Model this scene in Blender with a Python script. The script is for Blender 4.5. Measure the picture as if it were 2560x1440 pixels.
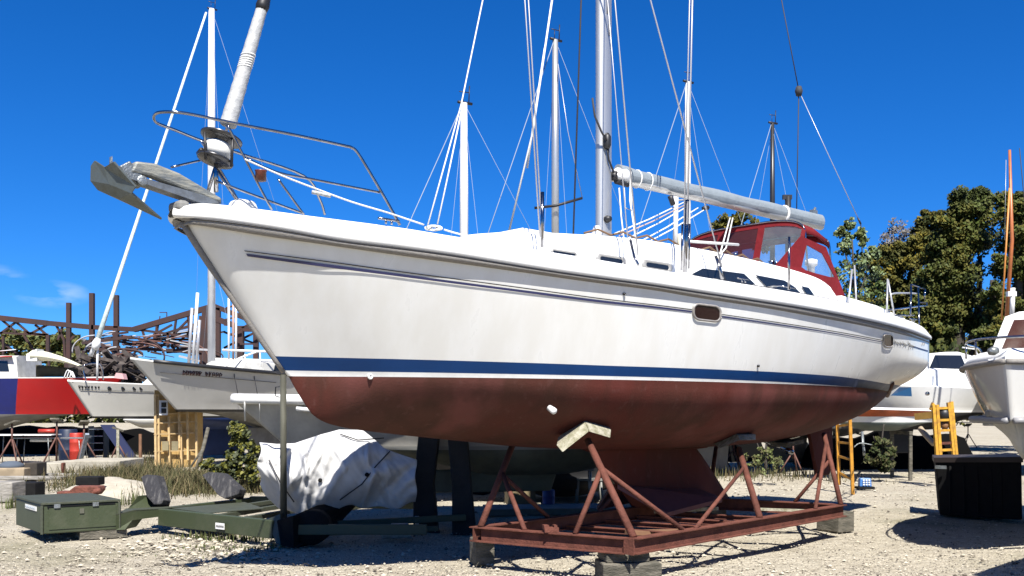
import bpy, bmesh, math, random
from mathutils import Vector, Matrix
R = math.radians
for o in list(bpy.data.objects): bpy.data.objects.remove(o)
SC = bpy.context.scene
COL = SC.collection
# ---------------------------------------------------------------- camera
F, YH, EYE = 2500.0, 1026.0, 1.6          # focal length in photo pixels, horizon row, eye height
cd = bpy.data.cameras.new('camera'); cam = bpy.data.objects.new('camera', cd); COL.objects.link(cam)
cam.location = (0, 0, EYE); cam.rotation_euler = (R(90), 0, 0)
cd.sensor_width = 36; cd.lens = 36*F/2560; cd.shift_y = (YH-720)/2560
cd.clip_end = 3000; cd.clip_start = .05
SC.camera = cam
# ---------------------------------------------------------------- light
SUN = Vector((.10, -.75, 1.0)).normalized()
ld = bpy.data.lights.new('sun', 'SUN'); ld.energy = 5.0; ld.angle = R(.5); ld.color = (1, .955, .88)
sun = bpy.data.objects.new('sun', ld); COL.objects.link(sun)
sun.rotation_euler = SUN.to_track_quat('Z', 'Y').to_euler()
w = bpy.data.worlds.new('World'); SC.world = w; w.use_nodes = True
nt = w.node_tree; nt.nodes.clear()
sky = nt.nodes.new('ShaderNodeTexSky'); sky.sky_type = 'NISHITA'; sky.sun_disc = False
sky.sun_elevation = math.asin(SUN.z); sky.sun_rotation = math.atan2(SUN.x, SUN.y)
sky.air_density = 1.0; sky.dust_density = 0; sky.ozone_density = 6.0; sky.altitude = 1500
hs = nt.nodes.new('ShaderNodeHueSaturation'); hs.inputs['Saturation'].default_value = 1.08
bg = nt.nodes.new('ShaderNodeBackground'); bg.inputs[1].default_value = .0625
out = nt.nodes.new('ShaderNodeOutputWorld')
tint = nt.nodes.new('ShaderNodeMix'); tint.data_type = 'RGBA'; tint.blend_type = 'MULTIPLY'; tint.inputs[0].default_value = 1; tint.inputs[7].default_value = (.345, .605, .97, 1)
nt.links.new(sky.outputs[0], tint.inputs[6]); nt.links.new(tint.outputs[2], hs.inputs['Color'])
# thin wisps of cloud low in the left of the sky
tc = nt.nodes.new('ShaderNodeTexCoord')
cmix = nt.nodes.new('ShaderNodeMix'); cmix.data_type = 'RGBA'
nz = nt.nodes.new('ShaderNodeTexNoise'); nz.inputs['Scale'].default_value = 16; nz.inputs['Detail'].default_value = 6
mp = nt.nodes.new('ShaderNodeMapping'); mp.inputs['Scale'].default_value = (1, 1, 3.2)
nt.links.new(tc.outputs['Generated'], mp.inputs[0]); nt.links.new(mp.outputs[0], nz.inputs[0])
def wdot(px, py, tight):
    v = Vector(((px-1280)/F, 1, (YH-py)/F)).normalized()
    d = nt.nodes.new('ShaderNodeVectorMath'); d.operation = 'DISTANCE'
    m2 = nt.nodes.new('ShaderNodeMapping'); m2.inputs['Scale'].default_value = (1, 1, 2.6)
    nt.links.new(tc.outputs['Generated'], m2.inputs[0]); nt.links.new(m2.outputs[0], d.inputs[0])
    d.inputs[1].default_value = (v.x, v.y, v.z*2.6)
    r = nt.nodes.new('ShaderNodeMapRange'); r.inputs[1].default_value = 0; r.inputs[2].default_value = tight
    r.inputs[3].default_value = 1; r.inputs[4].default_value = 0
    nt.links.new(d.outputs['Value'], r.inputs[0]); return r.outputs[0]
a_ = wdot(130, 735, .035); b_ = wdot(-10, 690, .030)
mx = nt.nodes.new('ShaderNodeMath'); mx.operation = 'MAXIMUM'; nt.links.new(a_, mx.inputs[0]); nt.links.new(b_, mx.inputs[1])
ml = nt.nodes.new('ShaderNodeMath'); ml.operation = 'MULTIPLY'
rr = nt.nodes.new('ShaderNodeMapRange'); rr.inputs[1].default_value = .42; rr.inputs[2].default_value = .7; rr.inputs[4].default_value = .9
nt.links.new(nz.outputs[0], rr.inputs[0]); nt.links.new(rr.outputs[0], ml.inputs[0]); nt.links.new(mx.outputs[0], ml.inputs[1])
nt.links.new(ml.outputs[0], cmix.inputs[0]); nt.links.new(hs.outputs[0], cmix.inputs[6]); cmix.inputs[7].default_value = (6.5, 7.2, 8.2, 1)
nt.links.new(cmix.outputs[2], bg.inputs[0]); nt.links.new(bg.outputs[0], out.inputs[0])
SC.view_settings.view_transform = 'Standard'; SC.view_settings.look = 'None'
SC.view_settings.exposure = 1.25; SC.view_settings.gamma = 1
SC.render.resolution_x = 1024; SC.render.resolution_y = 576
try:
    SC.cycles.max_bounces = 6; SC.cycles.transparent_max_bounces = 12
except Exception: pass

# ---------------------------------------------------------------- materials
MATS = {}; ALB = .79      # albedos are kept a little low: with the raised exposure this deepens all shade
def mat(name, col, rough=.6, metal=0, var=0.0, vscale=3.0, col2=None, bump=0.0, bscale=40, spec=.5, alpha=1, coat=0, stretch=None, trans=0, vlo=.4, vhi=.62):
    """principled material; var mixes towards col2 (or a darker col) through noise of the object's own coordinates"""
    if name in MATS: return MATS[name]
    col = tuple(x*ALB for x in col); col2 = tuple(x*ALB for x in col2) if col2 else None
    m = bpy.data.materials.new(name); m.use_nodes = True; MATS[name] = m
    t = m.node_tree; b = t.nodes['Principled BSDF']
    b.inputs['Base Color'].default_value = (*col, 1); b.inputs['Roughness'].default_value = rough
    b.inputs['Metallic'].default_value = metal; b.inputs['Specular IOR Level'].default_value = spec
    b.inputs['Alpha'].default_value = alpha; b.inputs['Coat Weight'].default_value = coat
    b.inputs['Transmission Weight'].default_value = trans
    if var or bump:
        c = t.nodes.new('ShaderNodeTexCoord'); mp = t.nodes.new('ShaderNodeMapping')
        if stretch: mp.inputs['Scale'].default_value = stretch
        t.links.new(c.outputs['Object'], mp.inputs[0])
    if var:
        n = t.nodes.new('ShaderNodeTexNoise'); n.inputs['Scale'].default_value = vscale; n.inputs['Detail'].default_value = 7; n.inputs['Roughness'].default_value = .62
        t.links.new(mp.outputs[0], n.inputs[0])
        r = t.nodes.new('ShaderNodeMapRange'); r.inputs[1].default_value = vlo; r.inputs[2].default_value = vhi; r.inputs[4].default_value = var
        mx = t.nodes.new('ShaderNodeMix'); mx.data_type = 'RGBA'
        c2 = col2 or tuple(x*.45 for x in col)
        mx.inputs[6].default_value = (*col, 1); mx.inputs[7].default_value = (*c2, 1)
        t.links.new(n.outputs[0], r.inputs[0]); t.links.new(r.outputs[0], mx.inputs[0]); t.links.new(mx.outputs[2], b.inputs['Base Color'])
        r2 = t.nodes.new('ShaderNodeMapRange'); r2.inputs[3].default_value = max(.02, rough-.1); r2.inputs[4].default_value = min(1, rough+.15)
        t.links.new(n.outputs[0], r2.inputs[0]); t.links.new(r2.outputs[0], b.inputs['Roughness'])
    if bump:
        n2 = t.nodes.new('ShaderNodeTexNoise'); n2.inputs['Scale'].default_value = bscale; n2.inputs['Detail'].default_value = 4
        t.links.new(mp.outputs[0], n2.inputs[0])
        bp = t.nodes.new('ShaderNodeBump'); bp.inputs['Strength'].default_value = bump; bp.inputs['Distance'].default_value = .02
        t.links.new(n2.outputs[0], bp.inputs['Height']); t.links.new(bp.outputs[0], b.inputs['Normal'])
    return m
gel = mat('gelcoat', (.775, .775, .745), .28, var=.5, vscale=1.6, col2=(.68, .665, .61), coat=.15, stretch=(2.5, 2.5, .4), bump=.03, bscale=2)
deckm = mat('deck_gelcoat', (.84, .84, .82), .45, var=.3, vscale=2.5, col2=(.72, .71, .67))
railm = mat('rub_rail_grey', (.24, .225, .205), .6, var=.5, vscale=30, col2=(.12, .11, .10), stretch=(1, 1, 6), bump=.3)
def bottom_paint():
    m = bpy.data.materials.new('red_antifouling'); m.use_nodes = True; t = m.node_tree; B_ = t.nodes['Principled BSDF']; MATS['red_antifouling'] = m
    B_.inputs['Roughness'].default_value = .75; B_.inputs['Specular IOR Level'].default_value = .22
    c = t.nodes.new('ShaderNodeTexCoord')
    def n(sc, st=(1, 1, 1), det=6):
        mp = t.nodes.new('ShaderNodeMapping'); mp.inputs['Scale'].default_value = st; t.links.new(c.outputs['Object'], mp.inputs[0])
        x = t.nodes.new('ShaderNodeTexNoise'); x.inputs['Scale'].default_value = sc; x.inputs['Detail'].default_value = det; t.links.new(mp.outputs[0], x.inputs[0]); return x.outputs[0]
    def mx(f, lo, hi, am, a, q):
        r = t.nodes.new('ShaderNodeMapRange'); r.inputs[1].default_value = lo; r.inputs[2].default_value = hi; r.inputs[4].default_value = am; t.links.new(f, r.inputs[0])
        k = t.nodes.new('ShaderNodeMix'); k.data_type = 'RGBA'; t.links.new(r.outputs[0], k.inputs[0])
        for i, v in ((6, a), (7, q)):
            if isinstance(v, tuple): k.inputs[i].default_value = (*v, 1)
            else: t.links.new(v, k.inputs[i])
        return k.outputs[2]
    k = mx(n(.55), .45, .62, .8, (.078, .017, .012), (.056, .024, .016))
    k = mx(n(1.1, (1, 1, .35)), .52, .66, .8, k, (.118, .038, .033))
    k = mx(n(4, (1, 1, .12), 4), .5, .68, .5, k, (.034, .015, .009))
    k = mx(n(14, (1, 1, .6), 5), .58, .72, .45, k, (.10, .045, .038))
    t.links.new(k, B_.inputs['Base Color'])
    bp = t.nodes.new('ShaderNodeBump'); bp.inputs['Strength'].default_value = .12; bp.inputs['Distance'].default_value = .02; t.links.new(n(45), bp.inputs['Height']); t.links.new(bp.outputs[0], B_.inputs['Normal'])
    return m
antif = bottom_paint()
bluep = mat('boot_blue', (.001, .038, .15), .45, var=.2, vscale=3, spec=.25)
whitep = mat('white_paint', (.80, .80, .78), .35, var=.2, vscale=6)
navy = mat('navy_stripe', (.025, .028, .10), .4)
blackl = mat('black_line', (.015, .015, .02), .5)
steel = mat('stainless', (.40, .40, .42), .10, 1, var=.5, vscale=14, col2=(.16, .16, .17))
alu = mat('mast_aluminium', (.62, .62, .61), .38, .75, var=.4, vscale=5, col2=(.42, .42, .42), stretch=(1, 1, .15))
whal = mat('white_spar', (.78, .78, .77), .35, var=.2)
woodspar = mat('brown_spar', (.33, .15, .06), .5, var=.3)
blackspar = mat('black_spar', (.02, .02, .022), .4)
galv = mat('galvanised', (.32, .345, .35), .42, .7, var=.75, vscale=12, col2=(.16, .17, .16), bump=.4, bscale=60)
galvrough = mat('galvanised_dirty', (.15, .165, .17), .6, .4, var=.9, vscale=13, col2=(.36, .35, .29), bump=.3, bscale=50, stretch=(.4, .4, 2))
dark = mat('dark_metal', (.03, .03, .033), .45, .4, var=.4)
blackrub = mat('black_rubber', (.008, .008, .009), .9, spec=.15, var=.5, vscale=9, col2=(.016, .016, .016))
glassd = mat('dark_glass', (.012, .014, .016), .08, spec=.8)
rope = mat('white_rope', (.72, .72, .69), .8)
roped = mat('dark_rope', (.03, .03, .035), .8)
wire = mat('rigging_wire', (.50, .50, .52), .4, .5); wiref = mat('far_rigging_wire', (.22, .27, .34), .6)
wireb = mat('pale_wire', (.66, .72, .74), .5)
sailc = mat('furled_sail', (.40, .405, .40), .55, var=.5, vscale=9, col2=(.34, .35, .36), bump=.5, bscale=22)
boomc = mat('boom_cover_grey', (.20, .235, .265), .8, var=.5, vscale=5, col2=(.15, .18, .205), bump=.4, bscale=14)
redc = mat('red_canvas', (.155, .008, .012), .8, spec=.2, var=.6, vscale=6, col2=(.11, .005, .008), bump=.4, bscale=20)
rust = mat('rusty_primer', (.145, .050, .034), .8, var=.85, vscale=7, col2=(.085, .030, .020), spec=.25, bump=.4, bscale=50)
rustd = mat('old_rust', (.030, .014, .014), .8, var=.7, vscale=1.2, col2=(.06, .022, .015), bump=.3)
timber = mat('weathered_timber', (.15, .135, .105), .85, var=.85, vscale=5, col2=(.05, .048, .034), bump=.9, bscale=24, stretch=(1, 1, 5))
padw = mat('pad_timber', (.36, .34, .265), .85, var=.9, vscale=16, col2=(.18, .17, .10), bump=.6, bscale=40)
plank = mat('grey_plank', (.33, .31, .275), .9, var=.8, vscale=3, col2=(.14, .13, .11), bump=.8, bscale=10, stretch=(1, 1, 9))
green = mat('olive_paint', (.040, .053, .023), .55, var=.6, vscale=3, vlo=.5, vhi=.72, col2=(.072, .078, .046), bump=.15, bscale=30)
greenw = mat('olive_paint_worn', (.048, .056, .033), .65, var=.8, vscale=6, col2=(.04, .045, .03), bump=.3, bscale=25)
concrete = mat('concrete', (.40, .37, .30), .95, var=.6, vscale=3, col2=(.24, .22, .17), bump=.6, bscale=16)
yellow = mat('yellow_paint', (.60, .32, .02), .5, var=.7, vscale=10, col2=(.28, .13, .02))
redplastic = mat('red_plastic', (.42, .035, .02), .45, var=.3)
bluepl = mat('blue_plastic', (.006, .03, .20), .45, var=.3)
leafd = mat('leaves_dark', (.026, .036, .008), .7, var=1, vscale=.7, col2=(.13, .115, .018), spec=.2, vlo=.45, vhi=.66)
leafg = mat('leaves_green', (.062, .085, .018), .6, var=.9, vscale=1.2, col2=(.075, .078, .016), spec=.2)
leafp = mat('leaves_pale', (.10, .15, .05), .5, var=.9, vscale=2.0, col2=(.28, .34, .20), spec=.3)
leafy = mat('leaves_yellow', (.15, .145, .02), .55, var=.9, vscale=3, col2=(.05, .06, .012), spec=.3)
drygrass = mat('dry_weeds', (.072, .062, .018), .9, var=.8, vscale=1.5, col2=(.045, .055, .016))
bark = mat('bark', (.055, .045, .035), .9, var=.6, vscale=6, bump=.5)

# ---------------------------------------------------------------- mesh helpers
class MB:
    def __init__(s): s.v = []; s.f = []; s.m = []; s.sm = []
    def add(s, vs, fs, mi=0, smooth=False):
        n = len(s.v); s.v += [Vector(p) for p in vs]
        for f in fs: s.f.append([n+i for i in f]); s.m.append(mi); s.sm.append(smooth)
        return s
    def box(s, c, d, rz=0, rx=0, ry=0, mi=0, taper=1):
        M = Matrix.Translation(c) @ Matrix.Rotation(rz, 4, 'Z') @ Matrix.Rotation(ry, 4, 'Y') @ Matrix.Rotation(rx, 4, 'X')
        p = []
        for z in (-.5, .5):
            k = taper if z > 0 else 1
            for x, y in ((-.5, -.5), (.5, -.5), (.5, .5), (-.5, .5)): p.append(M @ Vector((x*d[0]*k, y*d[1]*k, z*d[2])))
        return s.add(p, [(0, 3, 2, 1), (4, 5, 6, 7), (0, 1, 5, 4), (1, 2, 6, 5), (2, 3, 7, 6), (3, 0, 4, 7)], mi)
    def beam(s, a, b, wd, ht, mi=0):
        """box section bar from a to b: wd sideways, ht upwards"""
        a = Vector(a); b = Vector(b); d = (b-a); L = d.length; d.normalize()
        up = Vector((0, 0, 1)) if abs(d.z) < .95 else Vector((0, 1, 0))
        x = d.cross(up).normalized(); y = x.cross(d)
        p = []
        for e in (a, b):
            for i, j in ((-.5, -.5), (.5, -.5), (.5, .5), (-.5, .5)): p.append(e + x*wd*i + y*ht*j)
        return s.add(p, [(0, 1, 2, 3), (7, 6, 5, 4), (0, 4, 5, 1), (1, 5, 6, 2), (2, 6, 7, 3), (3, 7, 4, 0)], mi)
    def ibeam(s, a, b, wd, ht, th=.012, mi=0):
        a = Vector(a); b = Vector(b); z = Vector((0, 0, 1))
        s.beam(a-z*(ht/2-th/2), b-z*(ht/2-th/2), wd, th, mi); s.beam(a+z*(ht/2-th/2), b+z*(ht/2-th/2), wd, th, mi)
        return s.beam(a, b, th, ht-2*th, mi)
    def tube(s, pts, r, n=8, mi=0, closed=False, caps=True):
        pts = [Vector(p) for p in pts]; N = len(pts); rs = r if isinstance(r, (list, tuple)) else [r]*N
        vs = []; ref = None
        for i, p in enumerate(pts):
            d = (pts[min(i+1, N-1)]-pts[max(i-1, 0)])
            if closed: d = pts[(i+1) % N]-pts[i-1]
            d.normalize()
            if ref is None: ref = d.orthogonal().normalized()
            ref = (ref - d*ref.dot(d))
            ref = ref.normalized() if ref.length > 1e-6 else d.orthogonal().normalized()
            y = d.cross(ref)
            for k in range(n):
                a = 2*math.pi*k/n; vs.append(p + (ref*math.cos(a)+y*math.sin(a))*rs[i])
        fs = []
        for i in range(N if closed else N-1):
            j = (i+1) % N
            for k in range(n): fs.append((i*n+k, i*n+(k+1) % n, j*n+(k+1) % n, j*n+k))
        if caps and not closed: fs += [tuple(range(n))[::-1], tuple((N-1)*n+k for k in range(n))]
        return s.add(vs, fs, mi, True)
    def prism(s, poly, ext, mi=0):
        """flat polygon (3-D points) extruded by a vector"""
        P = [Vector(p) for p in poly]; e = Vector(ext); n = len(P)
        vs = P+[p+e for p in P]
        fs = [tuple(range(n))[::-1], tuple(range(n, 2*n))]+[(i, (i+1) % n, n+(i+1) % n, n+i) for i in range(n)]
        return s.add(vs, fs, mi)
    def grid(s, rows, mi=0, smooth=True, mf=None):
        n = len(rows[0]); vs = [p for r in rows for p in r]; base = len(s.v); s.v += [Vector(p) for p in vs]
        for i in range(len(rows)-1):
            for j in range(n-1):
                s.f.append([base+i*n+j, base+i*n+j+1, base+(i+1)*n+j+1, base+(i+1)*n+j]); s.m.append(mf(i, j) if mf else mi); s.sm.append(smooth)
        return s
    def ring(s, outer, inner, mi=0):
        n = len(outer); return s.add(list(outer)+list(inner), [(i, (i+1) % n, n+(i+1) % n, n+i) for i in range(n)], mi)
    def lathe(s, c, prof, n=20, axis=None, mi=0):
        c = Vector(c); q = Vector(axis or (0, 0, 1)).to_track_quat('Z', 'Y')
        vs = [c + q @ Vector((r*math.cos(2*math.pi*k/n), r*math.sin(2*math.pi*k/n), z)) for r, z in prof for k in range(n)]
        fs = [(i*n+k, i*n+(k+1) % n, (i+1)*n+(k+1) % n, (i+1)*n+k) for i in range(len(prof)-1) for k in range(n)]
        fs += [tuple(range(n))[::-1], tuple((len(prof)-1)*n+k for k in range(n))]
        return s.add(vs, fs, mi, True)
def wloc(o):
    v = Vector((0, 0, 0))
    while o: v = v+Vector(o.location); o = o.parent
    return v
def obj(name, mb, mats, parent=None, label=None, cat=None, group=None, kind=None, bevel=0, solid=0, merge=False, sub=0):
    me = bpy.data.meshes.new(name); off = wloc(parent)
    me.from_pydata([tuple(p-off) for p in mb.v], [], mb.f)
    if not isinstance(mats, (list, tuple)): mats = [mats]
    for m in mats: me.materials.append(m)
    for i, p in enumerate(me.polygons): p.material_index = min(mb.m[i], len(mats)-1); p.use_smooth = mb.sm[i]
    if merge:
        bm = bmesh.new(); bm.from_mesh(me); bmesh.ops.remove_doubles(bm, verts=bm.verts, dist=1e-4)
        bmesh.ops.recalc_face_normals(bm, faces=bm.faces); bm.to_mesh(me); bm.free()
    me.update()
    o = bpy.data.objects.new(name, me); COL.objects.link(o)
    if parent: o.parent = parent
    if solid: md = o.modifiers.new('s', 'SOLIDIFY'); md.thickness = solid; md.offset = 0
    if bevel: md = o.modifiers.new('b', 'BEVEL'); md.width = bevel; md.segments = 2; md.limit_method = 'ANGLE'; md.angle_limit = R(50)
    if sub: md = o.modifiers.new('u', 'SUBSURF'); md.levels = sub; md.render_levels = sub
    tag(o, label, cat, group, kind); return o
def tag(o, label=None, cat=None, group=None, kind=None):
    for k, v in (('label', label), ('category', cat), ('group', group), ('kind', kind)):
        if v: o[k] = v
    return o
def thing(name, loc, label, cat, group=None):
    o = bpy.data.objects.new(name, None); COL.objects.link(o); o.location = loc; o.empty_display_size = .2
    return tag(o, label, cat, group)
def copy_tree(o, parent=None):
    c = o.copy(); COL.objects.link(c); c.parent = parent
    for ch in [x for x in bpy.data.objects if x.parent == o]: copy_tree(ch, c)
    return c
def at(px, py, d): return Vector(((px-1280)/F*d, d, EYE+(YH-py)/F*d))     # photo point at depth d
def gnd(px, py, z=0.0):                                                   # photo point on a level plane
    d = (EYE-z)*F/(py-YH); return Vector(((px-1280)/F*d, d, z))
def itp(tab, x):
    if x <= tab[0][0]: return tab[0][1]
    for (a, b), (c, d) in zip(tab, tab[1:]):
        if x <= c: return b+(d-b)*(x-a)/(c-a)
    return tab[-1][1]
def spl(tab, x):
    """smooth (Catmull-Rom) table lookup"""
    n = len(tab)
    if x <= tab[0][0]: return tab[0][1]
    if x >= tab[-1][0]: return tab[-1][1]
    for i in range(n-1):
        if x <= tab[i+1][0]:
            x0, y0 = tab[i]; x1, y1 = tab[i+1]; h = x1-x0; u = (x-x0)/h
            m0 = ((y1-tab[i-1][1])/(x1-tab[i-1][0])) if i > 0 else (y1-y0)/h
            m1 = ((tab[i+2][1]-y0)/(tab[i+2][0]-x0)) if i+2 < n else (y1-y0)/h
            return (2*u**3-3*u*u+1)*y0+(u**3-2*u*u+u)*h*m0+(-2*u**3+3*u*u)*y1+(u**3-u*u)*h*m1

# ================================================================ GROUND
def ground():
    random.seed(3)
    m = bpy.data.materials.new('gravel_ground'); m.use_nodes = True; t = m.node_tree; b = t.nodes['Principled BSDF']
    b.inputs['Roughness'].default_value = .95; b.inputs['Specular IOR Level'].default_value = .15
    c = t.nodes.new('ShaderNodeTexCoord')
    def noise(sc, det=5):
        n = t.nodes.new('ShaderNodeTexNoise'); n.inputs['Scale'].default_value = sc; n.inputs['Detail'].default_value = det
        t.links.new(c.outputs['Object'], n.inputs[0]); return n.outputs[0]
    def ramp(src, a, b_, lo=0, hi=1):
        r = t.nodes.new('ShaderNodeMapRange'); r.inputs[1].default_value = a; r.inputs[2].default_value = b_; r.inputs[3].default_value = lo; r.inputs[4].default_value = hi
        t.links.new(src, r.inputs[0]); return r.outputs[0]
    def mix(f, a, b_):
        x = t.nodes.new('ShaderNodeMix'); x.data_type = 'RGBA'; t.links.new(f, x.inputs[0])
        for i, q in ((6, a), (7, b_)):
            if isinstance(q, tuple): x.inputs[i].default_value = (*q, 1)
            else: t.links.new(q, x.inputs[i])
        return x.outputs[2]
    vo = t.nodes.new('ShaderNodeTexVoronoi'); vo.inputs['Scale'].default_value = 26; t.links.new(c.outputs['Object'], vo.inputs[0])
    vo2 = t.nodes.new('ShaderNodeTexVoronoi'); vo2.inputs['Scale'].default_value = 9; t.links.new(c.outputs['Object'], vo2.inputs[0])
    base = mix(ramp(noise(.35), .4, .65), (0.375, 0.34, 0.268), (0.328, 0.293, 0.228))
    base = mix(ramp(noise(3.5, 8), .5, .7, 0, .5), base, (0.182, 0.159, 0.119))
    base = mix(ramp(noise(70, 3), .52, .66, 0, .75), base, (0.134, 0.118, 0.09))
    base = mix(ramp(vo.outputs['Color'], .55, 1, 0, .35), base, (0.442, 0.423, 0.367))
    grassy = mix(ramp(noise(.22, 6), .57, .7, 0, .6), base, (0.095, 0.094, 0.038))
    t.links.new(grassy, b.inputs['Base Color'])
    h = t.nodes.new('ShaderNodeMath'); h.operation = 'ADD'; t.links.new(vo.outputs['Distance'], h.inputs[0]); t.links.new(noise(60, 5), h.inputs[1])
    h2 = t.nodes.new('ShaderNodeMath'); h2.operation = 'ADD'; t.links.new(h.outputs[0], h2.inputs[0]); t.links.new(vo2.outputs['Distance'], h2.inputs[1])
    bp = t.nodes.new('ShaderNodeBump'); bp.inputs['Strength'].default_value = .8; bp.inputs['Distance'].default_value = .03
    t.links.new(h2.outputs[0], bp.inputs['Height']); t.links.new(bp.outputs[0], b.inputs['Normal'])
    mb = MB()
    ys = [-60, -20, 0, 4]+[5+i*.16 for i in range(110)]+[23+i*1.2 for i in range(40)]+[75, 100, 160, 300, 900]
    xs = [-900, -300, -100, -50, -30]+[-20+i*.3 for i in range(134)]+[22, 30, 50, 100, 300, 900]
    rows = []
    from mathutils import noise as N
    for y in ys:
        rows.append([Vector((x, y, (.03*N.noise(Vector((x*.9, y*.9, 0)))+.018*N.noise(Vector((x*3, y*3, 5)))-.012) if 3 < y < 60 and abs(x) < 25 else -.01)) for x in xs])
    obj('ground', mb.grid(rows), m, kind='structure')
ground()
def stones():
    random.seed(11); mb = MB()
    ico = [(0, 0, 1), (.9, 0, .2), (.3, .85, .25), (-.75, .5, .2), (-.7, -.55, .22), (.3, -.9, .18), (0, 0, -.5)]
    fs = [(0, 1, 2), (0, 2, 3), (0, 3, 4), (0, 4, 5), (0, 5, 1), (6, 2, 1), (6, 3, 2), (6, 4, 3), (6, 5, 4), (6, 1, 5)]
    for i in range(30000):
        d = 9.0+26*random.random()**3.0; x = (random.random()-.5)*1.08*d
        s = random.choice((.005, .006, .008, .009, .012, .022 if random.random() < .2 else .007))*random.uniform(.8, 1.3)*(1+d*.02)
        a = random.random()*6.28; c, q = math.cos(a), math.sin(a); k = random.uniform(.6, 1.3)
        mb.add([(x+(p[0]*c-p[1]*q)*s*k, d+(p[0]*q+p[1]*c)*s, p[2]*s*.65+.002) for p in ico], fs, random.choice((0, 0, 1, 1, 2, 2)))
    for i in range(420):
        cx, cy = random.choice(((-3.3, 11.6), (-3.1, 11.2), (-4.0, 12.0), (4.6, 22), (6.4, 20), (8, 24)))
        x = cx+random.gauss(0, .5 if cy < 15 else 1.6); d = cy+random.gauss(0, .35 if cy < 15 else 2.2); s = random.uniform(.02, .05); a = random.random()*6.28; c, q = math.cos(a), math.sin(a)
        mb.add([(x+(p[0]*c-p[1]*q)*s, d+(p[0]*q+p[1]*c)*s, p[2]*s*.6) for p in ico], fs, random.choice((0, 1, 1, 2)))
    obj('gravel', mb, [mat('stone_pale', (.50, .45, .36), .9), mat('stone_mid', (.42, .375, .29), .9), mat('stone_dark', (.13, .11, .085), .9)], kind='stuff',
        label='loose pale gravel and small stones strewn over the yard', cat='gravel')
stones()
def blade_patch(mb, c, n, spread, h, wd=.008, lean=.35, mi=(0, 0, 1)):
    for i in range(n):
        x = c[0]+random.gauss(0, spread[0]); y = c[1]+random.gauss(0, spread[1]); z = c[2] if len(c) > 2 else 0
        hh = h*random.uniform(.35, 1.15); a = random.random()*6.28; l = random.uniform(0, lean)*hh
        dx, dy = math.cos(a), math.sin(a); px, py = -dy*wd, dx*wd
        mb.add([(x-px, y-py, z), (x+px, y+py, z), (x+dx*l*.5+px*.7, y+dy*l*.5+py*.7, z+hh*.6), (x+dx*l*.5-px*.7, y+dy*l*.5-py*.7, z+hh*.6), (x+dx*l, y+dy*l, z+hh)],
               [(0, 1, 2, 3), (3, 2, 4)], random.choice(mi))

# ================================================================ MAIN SAILBOAT
OX, OY, CU, SU = -2.765, 8.2, .731, .682
L = 11.4
def W(t, b, z): return Vector((OX+CU*t+SU*b, OY+SU*t-CU*b, z))
def tb(px, py, b):
    r = (px-1280)/F; t = (r*(OY-CU*b)-OX-SU*b)/(CU-SU*r); d = OY+SU*t-CU*b
    return t, EYE+(YH-py)/F*d
def B(px, py, b):
    t, z = tb(px, py, b); return W(t, b, z)
BS = [(0, 0), (.03, .10), (.10, .19), (.25, .29), (.5, .42), (1, .66), (2, 1.08), (3, 1.38), (4, 1.60), (5, 1.73), (6, 1.80), (7, 1.80), (8, 1.74), (9, 1.62), (10, 1.44), (11, 1.21), (11.4, 1.11)]
BW = [(1.046, 0), (1.2, .07), (1.5, .25), (2, .56), (3, 1.02), (4, 1.33), (5, 1.50), (6, 1.57), (7, 1.56), (8, 1.46), (9, 1.28), (10, 1.02), (11, .66), (11.4, .50)]
ZB = [(1.046, 1.92), (1.12, 1.80), (1.213, 1.669), (1.297, 1.567), (1.424, 1.494), (1.584, 1.4515), (1.806, 1.415), (2.508, 1.338), (3.186, 1.272), (3.9, 1.205), (5.37, 1.135), (7.0, 1.125), (8.5, 1.17), (9.4, 1.29), (10.3, 1.47), (11, 1.67), (11.4, 1.83)]
def ztab(curve, boff=0.0):
    T = []
    for px, py in curve:
        b = 0.5
        for k in range(25):
            t, z = tb(px, py, b); b = .5*b+.5*(spl(BS, max(t, 0.0))+boff)
        T.append((t, z))
    return T
CAPT = ztab([(452, 512), (515, 507), (575, 512), (650, 521), (762, 536), (1000, 567), (1125, 587), (1250, 607), (1375, 628), (1500, 648), (1600, 665), (1744, 689), (1889, 713), (2034, 738), (2135, 759), (2221, 784), (2294, 812), (2323, 840)], -.06)
CAPB = ztab([(437, 541), (465, 545), (550, 551), (700, 573), (850, 600), (1000, 619), (1125, 636), (1250, 656), (1375, 676), (1500, 694), (1640, 713), (1744, 729), (1889, 751), (2034, 774), (2178, 803), (2265, 825), (2322, 846)], .03)
RB = ztab([(462, 560), (650, 587), (850, 616), (1040, 643), (1250, 672), (1500, 707), (1640, 726), (1744, 744), (1889, 766), (2034, 791), (2178, 818), (2294, 848), (2322, 858)])
def zcap(t): return spl(CAPT, t)
def zcb(t): return spl(CAPB, t)
def zrb(t): return spl(RB, t)
ZW = 1.905
def ss(x): x = max(0, min(1, x)); return x*x*(3-2*x)
def tst(v): return 1.046*(1-v)**1.06+.075*v      # stem rake: position of the stem at height fraction v
def Hs(s, v):
    """topside: s along, v height fraction -> (t, b)"""
    t = tst(v)*(1-s)+L*s; tsh = L*s; tw = 1.046+s*(L-1.046)
    k = ss((s-.72)/.28); p = 1.05-.3*ss(s*2)
    wv = (1-k)*v**p + k*math.sin(math.pi/2*min(1, v*1.7))
    return t, spl(BW, tw)*(1-wv)+spl(BS, tsh)*wv
def Hz(t, z):
    v = max(0, min(1, (z-ZW)/(zcb(t)-ZW))); s = max(0, (t-tst(v))/(L-tst(v))); return Hs(s, v)[1]
def HP(px, py, off=.006):
    b = 1.0
    for k in range(30):
        t, z = tb(px, py, b); b = .5*b+.5*(Hz(t, z)+off)
    return t, z, b
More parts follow.
